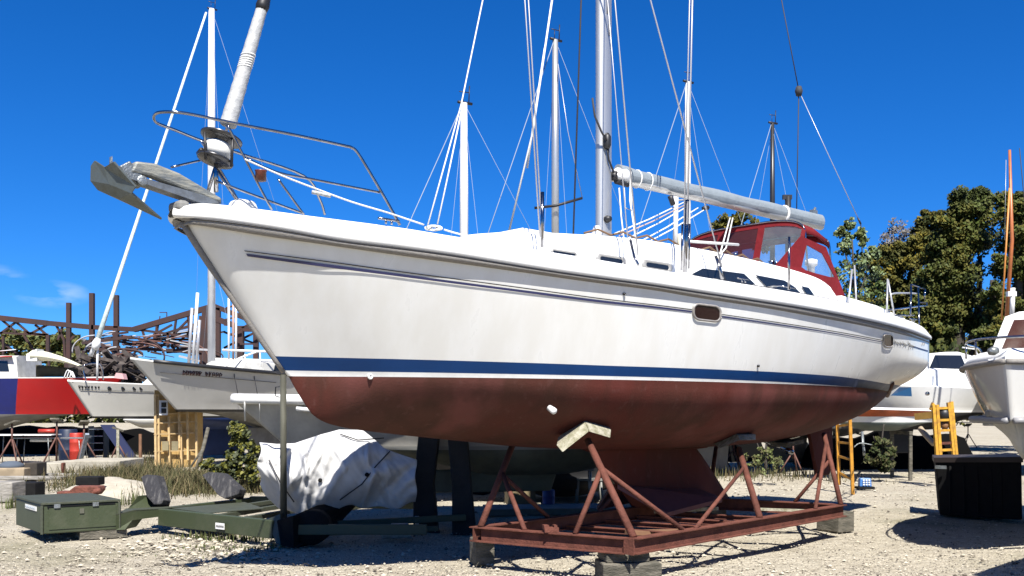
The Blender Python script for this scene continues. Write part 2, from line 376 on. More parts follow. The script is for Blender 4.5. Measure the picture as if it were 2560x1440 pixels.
boat = thing('sailboat', W(6, 0, 0), 'large white sailing yacht with blue stripe and dark red bottom in the rust red cradle', 'sailboat')
def build_hull():
    NS = 110; S = [(i/NS)**1.35 for i in range(NS+1)]
    ntop = 14; nbot = 14
    BLT = ztab([(689, 889), (1010, 897), (1300, 906), (1550, 915), (1940, 929), (2224, 961)], -.15)
    def zblt(t): return itp(BLT, t)
    BT0 = [HP(x, y)[:2] for x, y in ((700, 890), (1010, 897.5), (1300, 906), (1550, 915), (1700, 920), (1940, 930), (2100, 941), (2215, 959))]
    BB0 = [HP(x, y)[:2] for x, y in ((716, 926), (1010, 930.5), (1300, 935.5), (1550, 941), (1700, 945), (1940, 954.5), (2100, 965), (2215, 977))]
    zbt = lambda t: itp(BT0, t); zbb = lambda t: itp(BB0, t)
    rows = []
    for side in (1, -1):
        top = []
        # rows from sheer down: cap bottom, rub rail lower, ..., blue top, blue bottom, waterline
        for s in S:
            col = []
            tsh = L*s
            t0 = .5*L*s+.5*(1.046+s*(L-1.046))
            zt = zcb(max(tsh, .02)); levels = [zt]
            zbt_, zbb_ = zbt(1.046+s*(L-1.046)), zbb(1.046+s*(L-1.046))
            for k in range(1, ntop): levels.append(zt+(zbt_-zt)*k/ntop)
            levels += [zbt_, zbb_, ZW]
            for z in levels:
                v = (z-ZW)/(zt-ZW); t, b = Hs(s, max(0, v)); col.append(W(t, b*side, z))
            tw = 1.046+s*(L-1.046); bw = spl(BW, tw); zb = spl(ZB, tw); n = 1.25+.75*ss((tw-1.5)/3.5)+.3*ss((tw-8)/3)
            for k in range(1, nbot+1):
                th = k/nbot*math.pi/2; bb = bw*max(0, math.cos(th))**(2/n); zz = ZW-(ZW-zb)*math.sin(th)**(2/n)
                col.append(W(tw, bb*side, zz))
            top.append(col)
        rows.append(top)
    mb = MB()
    nr = ntop+3
    def mf(i, j): return 0 if j < ntop else (1 if j == ntop else (2 if j == ntop+1 else 3))
    mb.grid(rows[0], mf=mf); mb.grid([r for r in rows[1]], mf=mf)
    # transom
    a = rows[0][-1]; c = rows[1][-1]
    mb.grid([a, c], smooth=False, mf=lambda i, j: 0 if j < ntop+3 else 3)
    h = obj('hull', mb, [gel, bluep, whitep, antif], boat, merge=True)
    # rub rail
    mr = MB()
    rr_ = []
    for side in (1, -1):
        g = []
        for i in range(101):
            t = L*(i/100)**1.3; b = spl(BS, t); z0 = zcb(t); z1 = min(zrb(t), z0-.045)
            tt = max(t, .06)
            g.append([W(t+.0, (b+.022)*side, z0-.004), W(tt*.985+.015, (b+.026)*side, z0-.022), W(tt, (b+.018)*side, z1+.012), W(tt+.01, (b-.02)*side, z1)])
        mr.grid(g)
    obj('rub_rail', mr, railm, boat, merge=True)
    for side in (1, -1):
        ml_ = MB(); ml_.tube([W(max(.05, t_), (spl(BS, t_)+.030)*side, zcb(t_)-.006) for t_ in [L*(i/90)**1.3 for i in range(91)]], .006, 5); obj('rail_insert', ml_, blackl, boat)
    # gunwale cap
    mc = MB()
    for side in (1, -1):
        g = []
        for i in range(121):
            t = L*(i/120)**1.5; b = spl(BS, t); z0 = zcb(t); z1 = zcap(t); hh = max(z1-z0, .05); k = min(1, b/.25)
            g.append([W(t, (b-.01)*side, z0+.0), W(t-.03*(1-k), (b+.034)*side, z0+.004), W(t-.04*(1-k), (b+.042)*side, z0+hh*.2), W(t-.03*(1-k), (b+.028)*side, z0+hh*.55), W(t-.01*(1-k), (b+.006)*side, z0+hh*.82),
                      W(t+.02*(1-k), (b-.045*k-.012)*side, z1-.012), W(t+.04*(1-k), (b-.075*k-.02)*side, z1), W(t+.06*(1-k), max(0, b-.12)*side, z1-.004)])
        mc.grid(g)
    e = mc.v
    obj('gunwale', mc, deckm, boat, merge=True)
    # deck
    md = MB(); g = []
    for i in range(61):
        t = .03+(L-.03)*(i/60)**1.2; b = max(0.02, spl(BS, t)-.10); z = zcap(t)
        g.append([W(t, b*q, z-.012+.07*(1-q*q)*min(1, b)) for q in (-1, -.75, -.5, -.25, 0, .25, .5, .75, 1)])
    md.grid(g); obj('deck', md, deckm, boat)
    tr = MB(); t = L; b = spl(BS, t); z1 = zcap(t); z0 = zcb(t)
    tr.prism([W(t+.001, -b-.02, z0), W(t+.001, b+.02, z0), W(t+.001, b-.05, z1), W(t+.001, -b+.05, z1)], W(.04, 0, 0)-W(0, 0, 0))
    obj('transom_cap', tr, deckm, boat)
    # stem band of grey scuffed rubber
    ms = MB(); pts = []
    for k in range(12):
        v = 1-k/11*.97; t = tst(v); z = ZW+v*(zcb(.1)-ZW); pts.append(W(t-.012, 0, z))
    ms.tube(pts, [.028]*4+[.022]*8, 8); obj('stem_band', ms, railm, boat)
build_hull()
# ribbons that lie on the topside
def ribbon(up, lo, mb, off=.005, n=60):
    g = []
    x0, x1 = max(up[0][0], lo[0][0]), min(up[-1][0], lo[-1][0])
    for i in range(n+1):
        px = up[0][0]+(up[-1][0]-up[0][0])*i/n; pl = lo[0][0]+(lo[-1][0]-lo[0][0])*i/n
        a = HP(px, spl(up, px), off); c = HP(pl, spl(lo, pl), off); m_ = ((a[0]+c[0])/2, (a[1]+c[1])/2)
        g.append([W(a[0], a[2], a[1]), W(c[0], c[2], c[1])])
    mb.grid(g)
PU = [(610, 626), (820, 653), (1000, 678), (1250, 711), (1500, 745), (1640, 761.5), (1730, 773)]
st = MB(); up = PU; ribbon(up, [(612, 628.5)]+[(x, y+2.6) for x, y in PU[1:]], st)
ribbon([(1805, 785), (1950, 806), (2100, 830), (2207, 850)], [(1805, 787.2), (1950, 808.2), (2100, 832), (2207, 852)], st)
obj('stripe', st, blackl, boat)
st = MB(); ribbon([(615, 634), (820, 661), (1000, 685), (1250, 718), (1500, 751), (1640, 766), (1730, 777)], [(619, 641), (820, 668.5), (1000, 691.5), (1250, 724), (1500, 756), (1640, 770.5), (1730, 781)], st)
ribbon([(1805, 790), (1950, 811), (2100, 834.5), (2207, 854)], [(1805, 793.5), (1950, 814), (2100, 837), (2207, 856.5)], st)
ribbon([(2282, 864), (2300, 870), (2320, 876)], [(2282, 867), (2300, 873), (2320, 879)], st, n=6)
obj('stripe', st, navy, boat)
def hp(px, py, off=.006): a = HP(px, py, off); return W(a[0], a[2], a[1])
def rrect(cx, cy, w_, h_, r, skew=0, n=5):
    pts = []
    for qx, qy, a0 in ((1, 1, 0), (-1, 1, 90), (-1, -1, 180), (1, -1, 270)):
        for k in range(n+1):
            a = R(a0+90*k/n); x = qx*(w_/2-r)+r*math.cos(a); y = qy*(h_/2-r)+r*math.sin(a); pts.append((cx+x, cy+y+skew*x))
    return pts
for cx, cy, w_, h_, r, sk in ((1768, 782, 74, 44, 17, .12), (2221, 852, 25, 36, 9, .1)):
    o_ = rrect(cx, cy, w_, h_, r, sk); i_ = rrect(cx, cy, w_*.84, h_*.76, r*.72, sk)
    m_ = MB(); n_ = len(o_)
    m_.add([hp(x, y, .006) for x, y in o_]+[hp(x, y, .022) for x, y in [((a+c)/2, (b+d)/2) for (a, b), (c, d) in zip(o_, i_)]]+[hp(x, y, .012) for x, y in i_],
           [(i, (i+1) % n_, n_+(i+1) % n_, n_+i) for i in range(n_)]+[(n_+i, n_+(i+1) % n_, 2*n_+(i+1) % n_, 2*n_+i) for i in range(n_)], 0, True)
    f_ = obj('hull_window', m_, mat('window_frame', (.42, .39, .36), .4, .3, var=.4, vscale=20), boat)
    m_ = MB().add([hp(x, y, .009) for x, y in i_], [tuple(range(n_))]); obj('glass', m_, mat('hull_glass', (.020, .007, .006), .2, spec=.3), f_)
for cx, cy, r_, mm in ((926, 941, 7, whitep), (1381, 1025, 0, whitep)):
    if r_: m_ = MB(); c_ = hp(cx, cy, .01); m_.lathe(c_, [(.028, -.01), (.03, .005), (.018, .012), (.012, .0)], 14, W(0, 1, 0)-W(0, 0, 0)); obj('through_hull', m_, [whitep], boat)
# blister of bare filler on the bottom
m_ = MB(); c_ = W(3.62, 1.01, 1.52)
tt, zz = tb(1381, 1025, 1.07); m_.lathe(W(tt, 1.07, zz), [(.030, -.05), (.034, .03), (.02, .045)], 9, (W(0, 1, -.5)-W(0, 0, 0))); obj('through_hull', m_, whitep, boat)
for px, py in ((1559, 735), (1894, 915)):
    m_ = MB(); m_.lathe(hp(px, py, 0), [(.014, 0), (.014, .02), (.006, .025)], 10, W(0, 1, 0)-W(0, 0, 0)); obj('vent', m_, dark, boat)
# lettering marks on the quarter: worn, only strokes remain
random.seed(5); m_ = MB()
for i, x in enumerate((2238, 2245, 2252, 2259, 2265, 2272, 2277, 2283)):
    y = 858+(x-2238)*.22; hgt = (9, 5, 7, 9, 5, 14, 8, 5)[i]
    p = [hp(x-2, y-hgt, .007), hp(x+1, y, .007), hp(x-1.5, y+hgt*.7, .007)]; m_.tube(p, .0035, 4)
    m_.tube([hp(x-3, y-hgt*.4, .007), hp(x+2, y-hgt*.6, .007), hp(x+2.5, y+1, .007)], .003, 4)
for x in (2306, 2311): m_.tube([hp(x+1, 857, .007), hp(x-1, 863, .007)], .006, 4)
obj('lettering', m_, mat('grey_lettering', (.16, .15, .14), .6), boat)
# keel with wings
m_ = MB(); g = []
for k in range(7):
    q = k/6; z = 1.16-q*.74; t0 = 5.0+q*.80; t1 = 7.0+.78*q**.9; th = .13-.05*q+(.10*q*q)
    ring_ = []
    for j in range(21):
        a = 2*math.pi*j/20; c = math.cos(a); tt = (t0+t1)/2-(t1-t0)/2*c; wv = abs(math.sin(a))**.8*(1 if c > 0 else .75)
        ring_.append(W(tt, math.copysign(th*wv, math.sin(a)), z))
    g.append(ring_)
m_.grid(g); kl = obj('keel', m_, antif, boat)
m_ = MB()
for sd in (1, -1):
    m_.prism([W(5.45, .05*sd, .72), W(7.0, .08*sd, .60), W(7.15, .12*sd, .50), W(6.9, .52*sd, .50), W(5.75, .55*sd, .40)], (0, 0, -.05))
obj('wing', m_, mat('wing_antifouling', (.17, .055, .05), .6, var=.4, vscale=3), kl)
m_ = MB(); m_.prism([W(5.0, 0, 1.15), W(7.05, 0, 1.13), W(7.05, .19, 1.155), W(6, .24, 1.16), W(5.05, .14, 1.17)], (0, 0, -.035)); m_.prism([W(5.0, 0, 1.15), W(7.05, 0, 1.13), W(7.05, -.19, 1.155), W(6, -.24, 1.16), W(5.05, -.14, 1.17)], (0, 0, -.035)); obj('keel_joint', m_, antif, kl)
m_ = MB(); m_.prism([W(9.75, -.03, 1.45), W(10.45, -.03, 1.6), W(10.5, -.03, .95), W(10.4, -.03, .62), W(10.05, -.03, .60)], W(0, .06, 0)-W(0, 0, 0)); obj('rudder', m_, antif, boat, bevel=.015)
m_ = MB(); m_.tube([W(8.5, 0, 1.2), W(9.3, 0, 1.0)], .02); m_.lathe(W(9.3, 0, 1.0), [(.05, -.06), (.05, .05), (.02, .1)], 12, W(1, 0, -.2)-W(0, 0, 0)); obj('propeller_shaft', m_, steel, boat)
# cabin trunk
CB = [(2.9, .15), (3.2, .42), (3.6, .66), (4.2, .86), (5, 1.02), (6, 1.10), (7.5, 1.13), (9.2, 1.10)]
ZR = [(2.9, 3.19), (3.15, 3.36), (3.8, 3.43), (4.5, 3.465), (5.4, 3.465), (6.4, 3.445), (7.2, 3.415), (7.8, 3.37), (8.33, 3.31), (8.74, 3.17), (9.2, 2.99)]
m_ = MB(); g = []
for i in range(49):
    t = 2.9+(9.2-2.9)*i/48; cb = spl(CB, t); zr = spl(ZR, t); zd = zcap(t)-.03; h_ = max(zr-zd, .01)
    half = [(cb+.03, zd), (cb+.015, zd+h_*.1), (cb, zd+h_*.55), (cb-.025, zd+h_*.82), (cb-.09+.05*ss((t-7)/1), zd+h_*.97), (cb*.6, zr+.03), (0, zr+.055)]
    g.append([W(t, b, z) for b, z in half]+[W(t, -b, z) for b, z in half[::-1][1:]])
m_.grid(g); m_.grid([g[-1], [W(9.2, 0, 2.9)]*len(g[0])]); cabin = obj('cabin', m_, deckm, boat)
def cbz(px, py, off=.012):
    b = 1.1
    for k in range(20):
        t, z = tb(px, py, b); cb = spl(CB, t); zr = spl(ZR, t); zd = zcap(t)-.03; h_ = max(zr-zd, .05); q = (z-zd)/h_
        bb = itp([(0, cb+.03), (.1, cb+.015), (.55, cb), (.82, cb-.025), (.97, cb-.09), (1.3, cb-.3)], q)+off; b = .6*b+.4*bb
    return W(t, b, z)
def cabin_window(poly, fr=.16):
    n_ = len(poly); cx = sum(p[0] for p in poly)/n_; cy = sum(p[1] for p in poly)/n_
    m_ = MB(); m_.add([cbz(x, y, .014) for x, y in poly]+[cbz(cx, cy, .016)], [(i, (i+1) % n_, n_) for i in range(n_)])
    p_ = obj('window', m_, glassd, cabin)
    return p_
def seg(poly, k=4):
    o = []
    for (a, b), (c, d) in zip(poly, poly[1:]+poly[:1]):
        for i in range(k): o.append((a+(c-a)*i/k, b+(d-b)*i/k))
    return o
cabin_window(seg([(1728, 686), (1757, 671), (1860, 684), (1890, 712), (1800, 703)])); cabin_window(seg([(1888, 687), (1961, 701), (1985, 716), (2004, 735), (1918, 719)])); cabin_window(seg([(2003, 715), (2022, 719), (2036, 738), (2016, 735)]))
for x0, y0 in ((1410, 632), (1528, 649), (1643, 664)):
    o_ = rrect(x0, y0, 76 if x0 > 1450 else 66, 22 if x0 > 1450 else 13, 9 if x0 > 1450 else 6, .16); i_ = rrect(x0+1, y0+1.5, 56, 12 if x0 > 1450 else 6, 5 if x0 > 1450 else 3, .16); n_ = len(o_)
    m_ = MB(); m_.add([cbz(x, y, .008) for x, y in o_]+[cbz((a+c)/2, (b+d)/2, .024) for (a, b), (c, d) in zip(o_, i_)]+[cbz(x, y, .012) for x, y in i_],
        [(i, (i+1) % n_, n_+(i+1) % n_, n_+i) for i in range(n_)]+[(n_+i, n_+(i+1) % n_, 2*n_+(i+1) % n_, 2*n_+i) for i in range(n_)], 0, True)
    f_ = obj('port_window', m_, mat('port_frame', (.36, .35, .33), .4, .3), cabin); obj('glass', MB().add([cbz(x, y, .011) for x, y in i_], [tuple(range(n_))]), glassd, f_)
m_ = MB(); m_.box(W(3.95, 0, 3.50), (.5, .5, .06), rz=math.atan2(SU, CU)); obj('hatch', m_, deckm, cabin, bevel=.02)
m_ = MB(); m_.lathe(B(1475, 597, .3), [(.10, -.03), (.10, .02), (.06, .05)], 16); obj('vent', m_, whitep, cabin)
m_ = MB(); m_.box(W(5.9, .55, 3.52), (1.2, .04, .04), rz=math.atan2(SU, CU)); m_.box(W(7.2, 0, 3.47), (.8, .7, .07), rz=math.atan2(SU, CU)); obj('hatch', m_, deckm, cabin, bevel=.01)
for i, (px, py) in enumerate(((1765, 632), (1788, 638), (1838, 643), (1940, 664), (1929, 661))):
    m_ = MB(); m_.lathe(B(px, py+6, .75), [(.05, -.03), (.045, .02), (.03, .05), (.045, .07)], 12); obj('winch', m_, steel, cabin)
# mast, boom, rigging
MT = 5.26
m_ = MB(); g = []
for z in (3.36, 6, 10, 14, 18.3):
    g.append([W(MT+.115*math.cos(2*math.pi*k/20), .075*math.sin(2*math.pi*k/20), z) for k in range(21)])
m_.grid(g); m_.tube([W(MT+.118, 0, 3.5), W(MT+.118, 0, 18)], .012, 5); m_.lathe(W(MT, 0, 3.36), [(.16, 0), (.16, .05), (.13, .08)], 16); mast = obj('mast', m_, alu, boat)
m_ = MB()
for z0, z1, off in ((4.62, 4.85, .02), (6.0, 6.13, .03), (6.25, 6.4, .0)): m_.beam(W(MT-.02+off, .078, z0), W(MT-.02+off, .078, z1), .014, .006)
obj('mast_slot', m_, blackl, mast)
for zz, bb in ((9.0, 1.1), (13.2, .85)):
    m_ = MB(); m_.beam(W(MT+.15, -bb, zz+.1), W(MT, 0, zz), .1, .03); m_.beam(W(MT, 0, zz), W(MT+.15, bb, zz+.1), .1, .03); obj('spreader', m_, alu, mast)
m_ = MB(); m_.lathe(B(1518, 352, .1), [(.03, -.09), (.045, -.05), (.045, .05), (.02, .09)], 10); m_.tube([B(1516, 360, .1), B(1522, 400, .1), B(1535, 432, .1)], .012); obj('mast_block', m_, dark, mast)
m_ = MB(); m_.tube([B(1481, 245, .09), B(1487, 290, .09), B(1504, 330, .12), B(1516, 350, .12)], .012); obj('halyard', m_, roped, mast)
m_ = MB(); m_.lathe(B(1518, 548, .08), [(.04, -.05), (.045, 0), (.03, .05)], 12, W(0, 1, 0)-W(0, 0, 0)); obj('mast_winch', m_, dark, mast)
m_ = MB(); m_.lathe(B(1492, 580, .12), [(.05, -.10), (.06, 0), (.03, .07)], 12); obj('mast_winch', m_, whitep, mast)
BT0_, BT1_ = tb(1560, 440, 0), tb(2052, 556, 0)
m_ = MB(); m_.tube([W(MT+.12, 0, BT0_[1]-.04), W(BT1_[0], 0, BT1_[1]-.06)], .06, 12); boom = obj('boom', m_, alu, boat)
m_ = MB(); g = []
for i in range(31):
    q = i/30; t = MT+.25+(BT1_[0]-MT-.25)*q; z = BT0_[1]+(BT1_[1]-BT0_[1])*q+.003*math.sin(q*19); hh = .098-.003*math.sin(q*25)+(.02 if q < .05 else 0)+.012*q; ww = .075+.006*math.sin(q*31)
    g.append([W(t, ww*math.cos(2*math.pi*k/16), z+hh*math.sin(2*math.pi*k/16)*(1.05 if k < 8 else .9)) for k in range(17)])
m_.grid(g); m_.add(g[0][:-1], [tuple(range(16))]); m_.add(g[-1][:-1], [tuple(range(16))]); bc = obj('boom_cover', m_, boomc, boom)
m_ = MB()
for q in (.075, .12, .78): t = MT+.25+(BT1_[0]-MT-.25)*q; z = BT0_[1]+(BT1_[1]-BT0_[1])*q; m_.tube([W(t, .086*math.cos(2*math.pi*k/16), z+.108*math.sin(2*math.pi*k/16)) for k in range(16)], .008 if q < .5 else .02, 5, closed=True)
obj('cover_tie', m_, whitep, bc)
m_ = MB(); m_.lathe(B(1556, 440, .0), [(.085, -.10), (.10, 0), (.085, .07)], 12, W(1, 0, 0)-W(0, 0, 0)); obj('gooseneck', m_, whitep, boom)
m_ = MB(); m_.box(B(2034, 533, 0), (.12, .06, .09), rz=.7); m_.tube([B(2030, 540, 0), B(2038, 520, 0)], .02); obj('boom_block', m_, galv, boom)
m_ = MB(); m_.tube([B(1534, 432, 0), B(1540, 455, .06), B(1570, 463, .06)], .028); m_.lathe(B(1536, 440, .06), [(.04, -.05), (.04, .05)], 8); obj('gooseneck', m_, dark, boom)
def line(name, pts, r, m, parent=boat, n=5): mb_ = MB(); mb_.tube([B(*p) for p in pts], r, n); return obj(name, mb_, m, parent)
line('mainsheet', [(1675, 490, .05), (1683, 512, .05)], .035, dark, boom); 
for i, (a, c) in enumerate((((1535, 585, .2), (1712, 505, .0)), ((1548, 590, .2), (1714, 512, .0)), ((1570, 596, .2), (1716, 518, .05)), ((1590, 610, .25), (1745, 520, .05)), ((1604, 614, .25), (1762, 524, .05)))): line('mainsheet', [a, ((a[0]+c[0])/2, (a[1]+c[1])/2+3, .1), c], .009, rope if i != 1 else mat('pink_rope', (.45, .33, .28), .8), boom)
line('mainsheet', [(1758, 521, .05), (1770, 519, .05)], .03, dark, boom)
# standing rigging of the big yacht
def ztop(t, b, z): return W(t, b, z)
def stay(name, a, b_, r, m, parent=boat): mb_ = MB(); mb_.tube([a, b_], r, 5); return obj(name, mb_, m, parent)
def ray(p0, p1, b0, b1, ext=2.2):
    """line seen through two photo points, carried on upwards"""
    A, C = B(*p0, b0), B(*p1, b1); return A, C+(C-A)*ext
for p0, p1, b0, b1, r_, mm in (((1595, 640), (1537, 0), 1.45, 1.0, .0085, wire), ((1570, 605), (1524, 60), 1.1, .3, .006, wire), ((1805, 668), (1626, 0), 1.35, .9, .009, wire),
                               ((1718, 560), (1731, 0), 1.5, 1.1, .011, wire), ((1710, 560), (1724, 0), 1.45, 1.1, .008, wire), ((1350, 592), (1312, 0), .9, .5, .008, wire), ((1356, 592), (1321, 0), .9, .4, .008, wire),
                               ((1433, 597), (1453, 0), .2, .1, .010, roped)):
    A, C = ray(p0, p1, b0, b1, 1.1); stay('shroud', A, C, r_, mm)
line('halyard', [(1070, 562, .75), (1112, 410, .7), (1153, 262, .6), (1178, 140, .55), (1207, 0, .5), (1225, -120, .4)], .0075, rope); line('halyard', [(1094, 560, .7), (1124, 420, .65), (1157, 262, .6)], .0075, rope)
for p in (((1718, 500), (1712, 680), 1.45, .030), ((1706, 560), (1703, 676), 1.45, .014), ((1724, 560), (1722, 672), 1.45, .014)): mb_ = MB(); mb_.tube([B(*p[0], p[2]), B(*p[1], p[2])], p[3]*.8, 8); obj('turnbuckle', mb_, steel, boat)
line('turnbuckle', [(1789, 640, 1.3), (1800, 672, 1.35), (1806, 698, 1.38)], .02, steel); line('turnbuckle', [(1576, 600, 1.2), (1585, 640, 1.3), (1596, 662, 1.4)], .016, steel)
line('shroud', [(1832, 545, .6), (1815, 620, 1.0), (1797, 640, 1.3)], .009, rope); line('shroud', [(1825, 545, .6), (1800, 635, 1.3)], .009, rope); line('lifeline', [(1726, 604, 1.4), (1846, 612, 1.4)], .016, whitep)
line('halyard', [(1577, 430, .2), (1575, 500, .3), (1590, 600, .6), (1590, 640, .8)], .011, rope); line('halyard', [(1560, 470, .2), (1563, 520, .3), (1578, 525, .4), (1580, 470, .2)], .009, rope); line('halyard', [(1548, 470, .15), (1553, 540, .2), (1560, 600, .4)], .009, rope)
# forestay with furled headsail and drum
f0, f1 = B(545, 398, 0), B(655, 20, 0); fd = (f1-f0)
m_ = MB(); N_ = 60; pts = [f0+fd*(.22+.78*i/N_) for i in range(N_+1)]
random.seed(8); m_.tube(pts, [(.070-.022*(i/N_))*(1+.015*math.sin(i*1.1)+random.uniform(-.012, .012)) for i in range(N_+1)], 14); fs = obj('furled_headsail', m_, sailc, boat)
m_ = MB()
for q in (.60, .615, .63, .645, .66, .68): m_.tube([f0+fd*q+Vector((.060*math.cos(a_), .060*math.sin(a_), .018*math.cos(a_)*0)) for a_ in [2*math.pi*k/14 for k in range(14)]], .006, 4, closed=True)
obj('sail_tie', m_, rope, fs)
m_ = MB(); m_.lathe(f1, [(.05, -.03), (.06, .02), (.05, .1), (.02, .16)], 12, fd); obj('swivel', m_, dark, boat)
m_ = MB(); m_.tube([f0-fd*.28, f1+fd*2.8], .013, 6); obj('forestay', m_, wire, boat)
ax = fd.normalized(); dc = B(546, 372, 0)
m_ = MB(); m_.lathe(dc, [(.03, -.15), (.11, -.13), (.15, -.115), (.155, -.10), (.085, -.08), (.085, .05), (.14, .075), (.175, .09), (.178, .105), (.16, .11), (.03, .12)], 30, ax); drum = obj('furler_drum', m_, mat('drum_steel', (.11, .11, .115), .25, .8, var=.5, vscale=10), boat)
m_ = MB(); m_.lathe(dc, [(.105, -.075), (.118, -.03), (.115, .02), (.10, .045)], 24, ax); obj('furling_line', m_, rope, drum)
m_ = MB(); m_.tube([dc+Vector((.16*math.cos(a_), .16*math.sin(a_), -.02+.03*math.cos(a_))) for a_ in (2.2, 2.8, 3.4, 4.0)], .022, 6); obj('drum_guard', MB().tube([dc+Vector((-.06, -.15, -.13)), dc+Vector((-.07, -.15, .1))], .014, 6), dark, drum); obj('drum_guard', MB().tube([dc+Vector((.13, -.07, -.17)), dc+Vector((.14, -.07, .08))], .014, 6), dark, drum); obj('drum_guard', m_, dark, drum)
line('chainplate', [(545, 395, 0), (533, 430, 0), (520, 475, 0)], .012, steel); line('chainplate', [(507, 370, -.1), (560, 452, -.05), (594, 503, 0)], .016, steel); line('chainplate', [(540, 395, .03), (540, 480, .03)], .02, steel)
# pulpit
def smooth(pts, k=5):
    out_ = []; n = len(pts)
    for i in range(n-1):
        p0 = pts[max(i-1, 0)]; p1 = pts[i]; p2 = pts[i+1]; p3 = pts[min(i+2, n-1)]
        for j in range(k):
            u = j/k; out_.append(.5*((2*p1)+(p2-p0)*u+(2*p0-5*p1+4*p2-p3)*u*u+(3*p1-p0-3*p2+p3)*u**3))
    out_.append(pts[-1]); return out_
def tubeB(name, pts, r, m, parent=boat, k=5, n=8): mb_ = MB(); mb_.tube(smooth([B(*p) for p in pts], k), r, n); return obj(name, mb_, m, parent)
pul = tubeB('pulpit', [(1000, 563, .80), (968, 505, .76), (930, 440, .72), (895, 383, .68), (879, 369, .66), (860, 364, .64), (740, 338, .52), (600, 311, .38), (480, 286, .26), (430, 280, .20), (398, 281, .10), (386, 288, 0), (386, 300, -.08), (398, 310, -.16), (440, 326, -.26), (500, 350, -.38), (600, 384, -.5), (760, 440, -.66), (800, 500, -.7), (812, 537, -.72)], .0125, steel)
for p in ([(568, 312, .36), (600, 372, .37), (640, 450, .38), (680, 525, .40)], [(695, 447, .40), (726, 490, .42), (760, 537, .44)], [(540, 452, .15), (640, 490, .3), (756, 533, .44)], [(612, 394, .36), (690, 430, .45), (780, 448, .55), (949, 481, .74)], [(500, 350, -.38), (545, 415, -.38), (600, 508, -.4)], [(428, 418, -.3), (510, 399, -.38)]):
    tubeB('rail', p, .010, steel, pul, 3)
m_ = MB(); m_.lathe(B(652, 440, .40), [(.03, -.045), (.046, -.04), (.046, .035), (.052, .045), (.02, .05)], 14); obj('navigation_light', m_, mat('rusty_red_lens', (.14, .03, .015), .4, var=.8, vscale=25, col2=(.04, .012, .008)), boat)
tubeB('lifeline', [(612, 398, .40), (700, 437, .48), (790, 472, .58), (880, 505, .68), (970, 532, .78), (1060, 562, .9)], .0075, rope)
tubeB('lifeline', [(780, 480, .58), (800, 484, .6), (826, 490, .62)], .017, mat('frayed_rope', (.5, .52, .52), .9, var=.8, vscale=40))
random.seed(2); m_ = MB(); pts = []
for k in range(70):
    a_ = k*.55; pts.append(B(1084+22*math.cos(a_)*(.7+.3*math.sin(k)), 569+5*math.sin(a_)+k*.03, .85+.1*math.sin(a_*1.3)))
m_.tube(pts, .010, 5); obj('coiled_rope', m_, rope, boat)
tubeB('coiled_rope', [(1110, 574, .9), (1140, 583, .95), (1180, 592, 1.0), (1215, 597, 1.05), (1300, 608, 1.2), (1345, 613, 1.3)], .008, rope)
# anchor on its roller
anc = MB()
anc.prism([B(326, 430, .05), B(340, 402, .05), (B(390, 408, .05)), B(450, 432, .05), B(556, 495, .05), B(556, 510, .05), B(380, 440, .05)], W(0, -.10, 0)-W(0, 0, 0)); ro = obj('bow_roller', anc, galvrough, boat, bevel=.02)
m_ = MB(); m_.prism([B(330, 448, .065), B(345, 440, .065), B(510, 488, .065), B(556, 508, .065), B(505, 508, .065), B(380, 465, .065)], W(0, -.13, 0)-W(0, 0, 0)); obj('roller_channel', m_, mat('roller_steel', (.20, .22, .24), .45, .5, var=.6, vscale=15), ro)
m_ = MB(); m_.prism([B(300, 415, .04), B(325, 402, .04), B(350, 428, .04), B(366, 455, .04), B(345, 462, .04), B(312, 440, .04)], W(0, -.08, 0)-W(0, 0, 0)); m_.lathe(B(348, 455, .0), [(.045, -.07), (.03, 0), (.045, .07)], 14, W(0, 1, 0)-W(0, 0, 0))
an = obj('anchor', m_, galv, boat, bevel=.008)
rid = [B(262, 418, -.02), B(300, 496, 0), B(404, 547, 0)]
m_ = MB()
m_.add([B(262, 418, -.02), B(285, 404, .14), B(340, 466, .20), B(330, 482, .16), B(404, 547, 0), B(300, 496, 0), B(275, 460, -.01)], [(0, 1, 2, 6), (6, 2, 3, 5), (5, 3, 4)])
m_.add([B(262, 418, -.02), B(238, 402, -.12), B(229, 415, -.16), B(228, 452, -.18), B(246, 474, -.16), B(300, 496, 0), B(404, 547, 0), B(275, 460, -.01), B(330, 512, -.10)], [(0, 1, 2, 3, 7), (7, 3, 4, 5), (5, 4, 8, 6)])
obj('fluke', m_, mat('fluke_zinc', (.14, .165, .165), .45, .6, var=.7, vscale=14, col2=(.12, .13, .11)), an, solid=.018)
m_ = MB(); m_.prism([B(276, 392, .02), B(281, 390, .02), B(284, 440, .02), B(275, 430, .02)], W(0, -.02, 0)-W(0, 0, 0)); obj('stock', m_, galv, an)
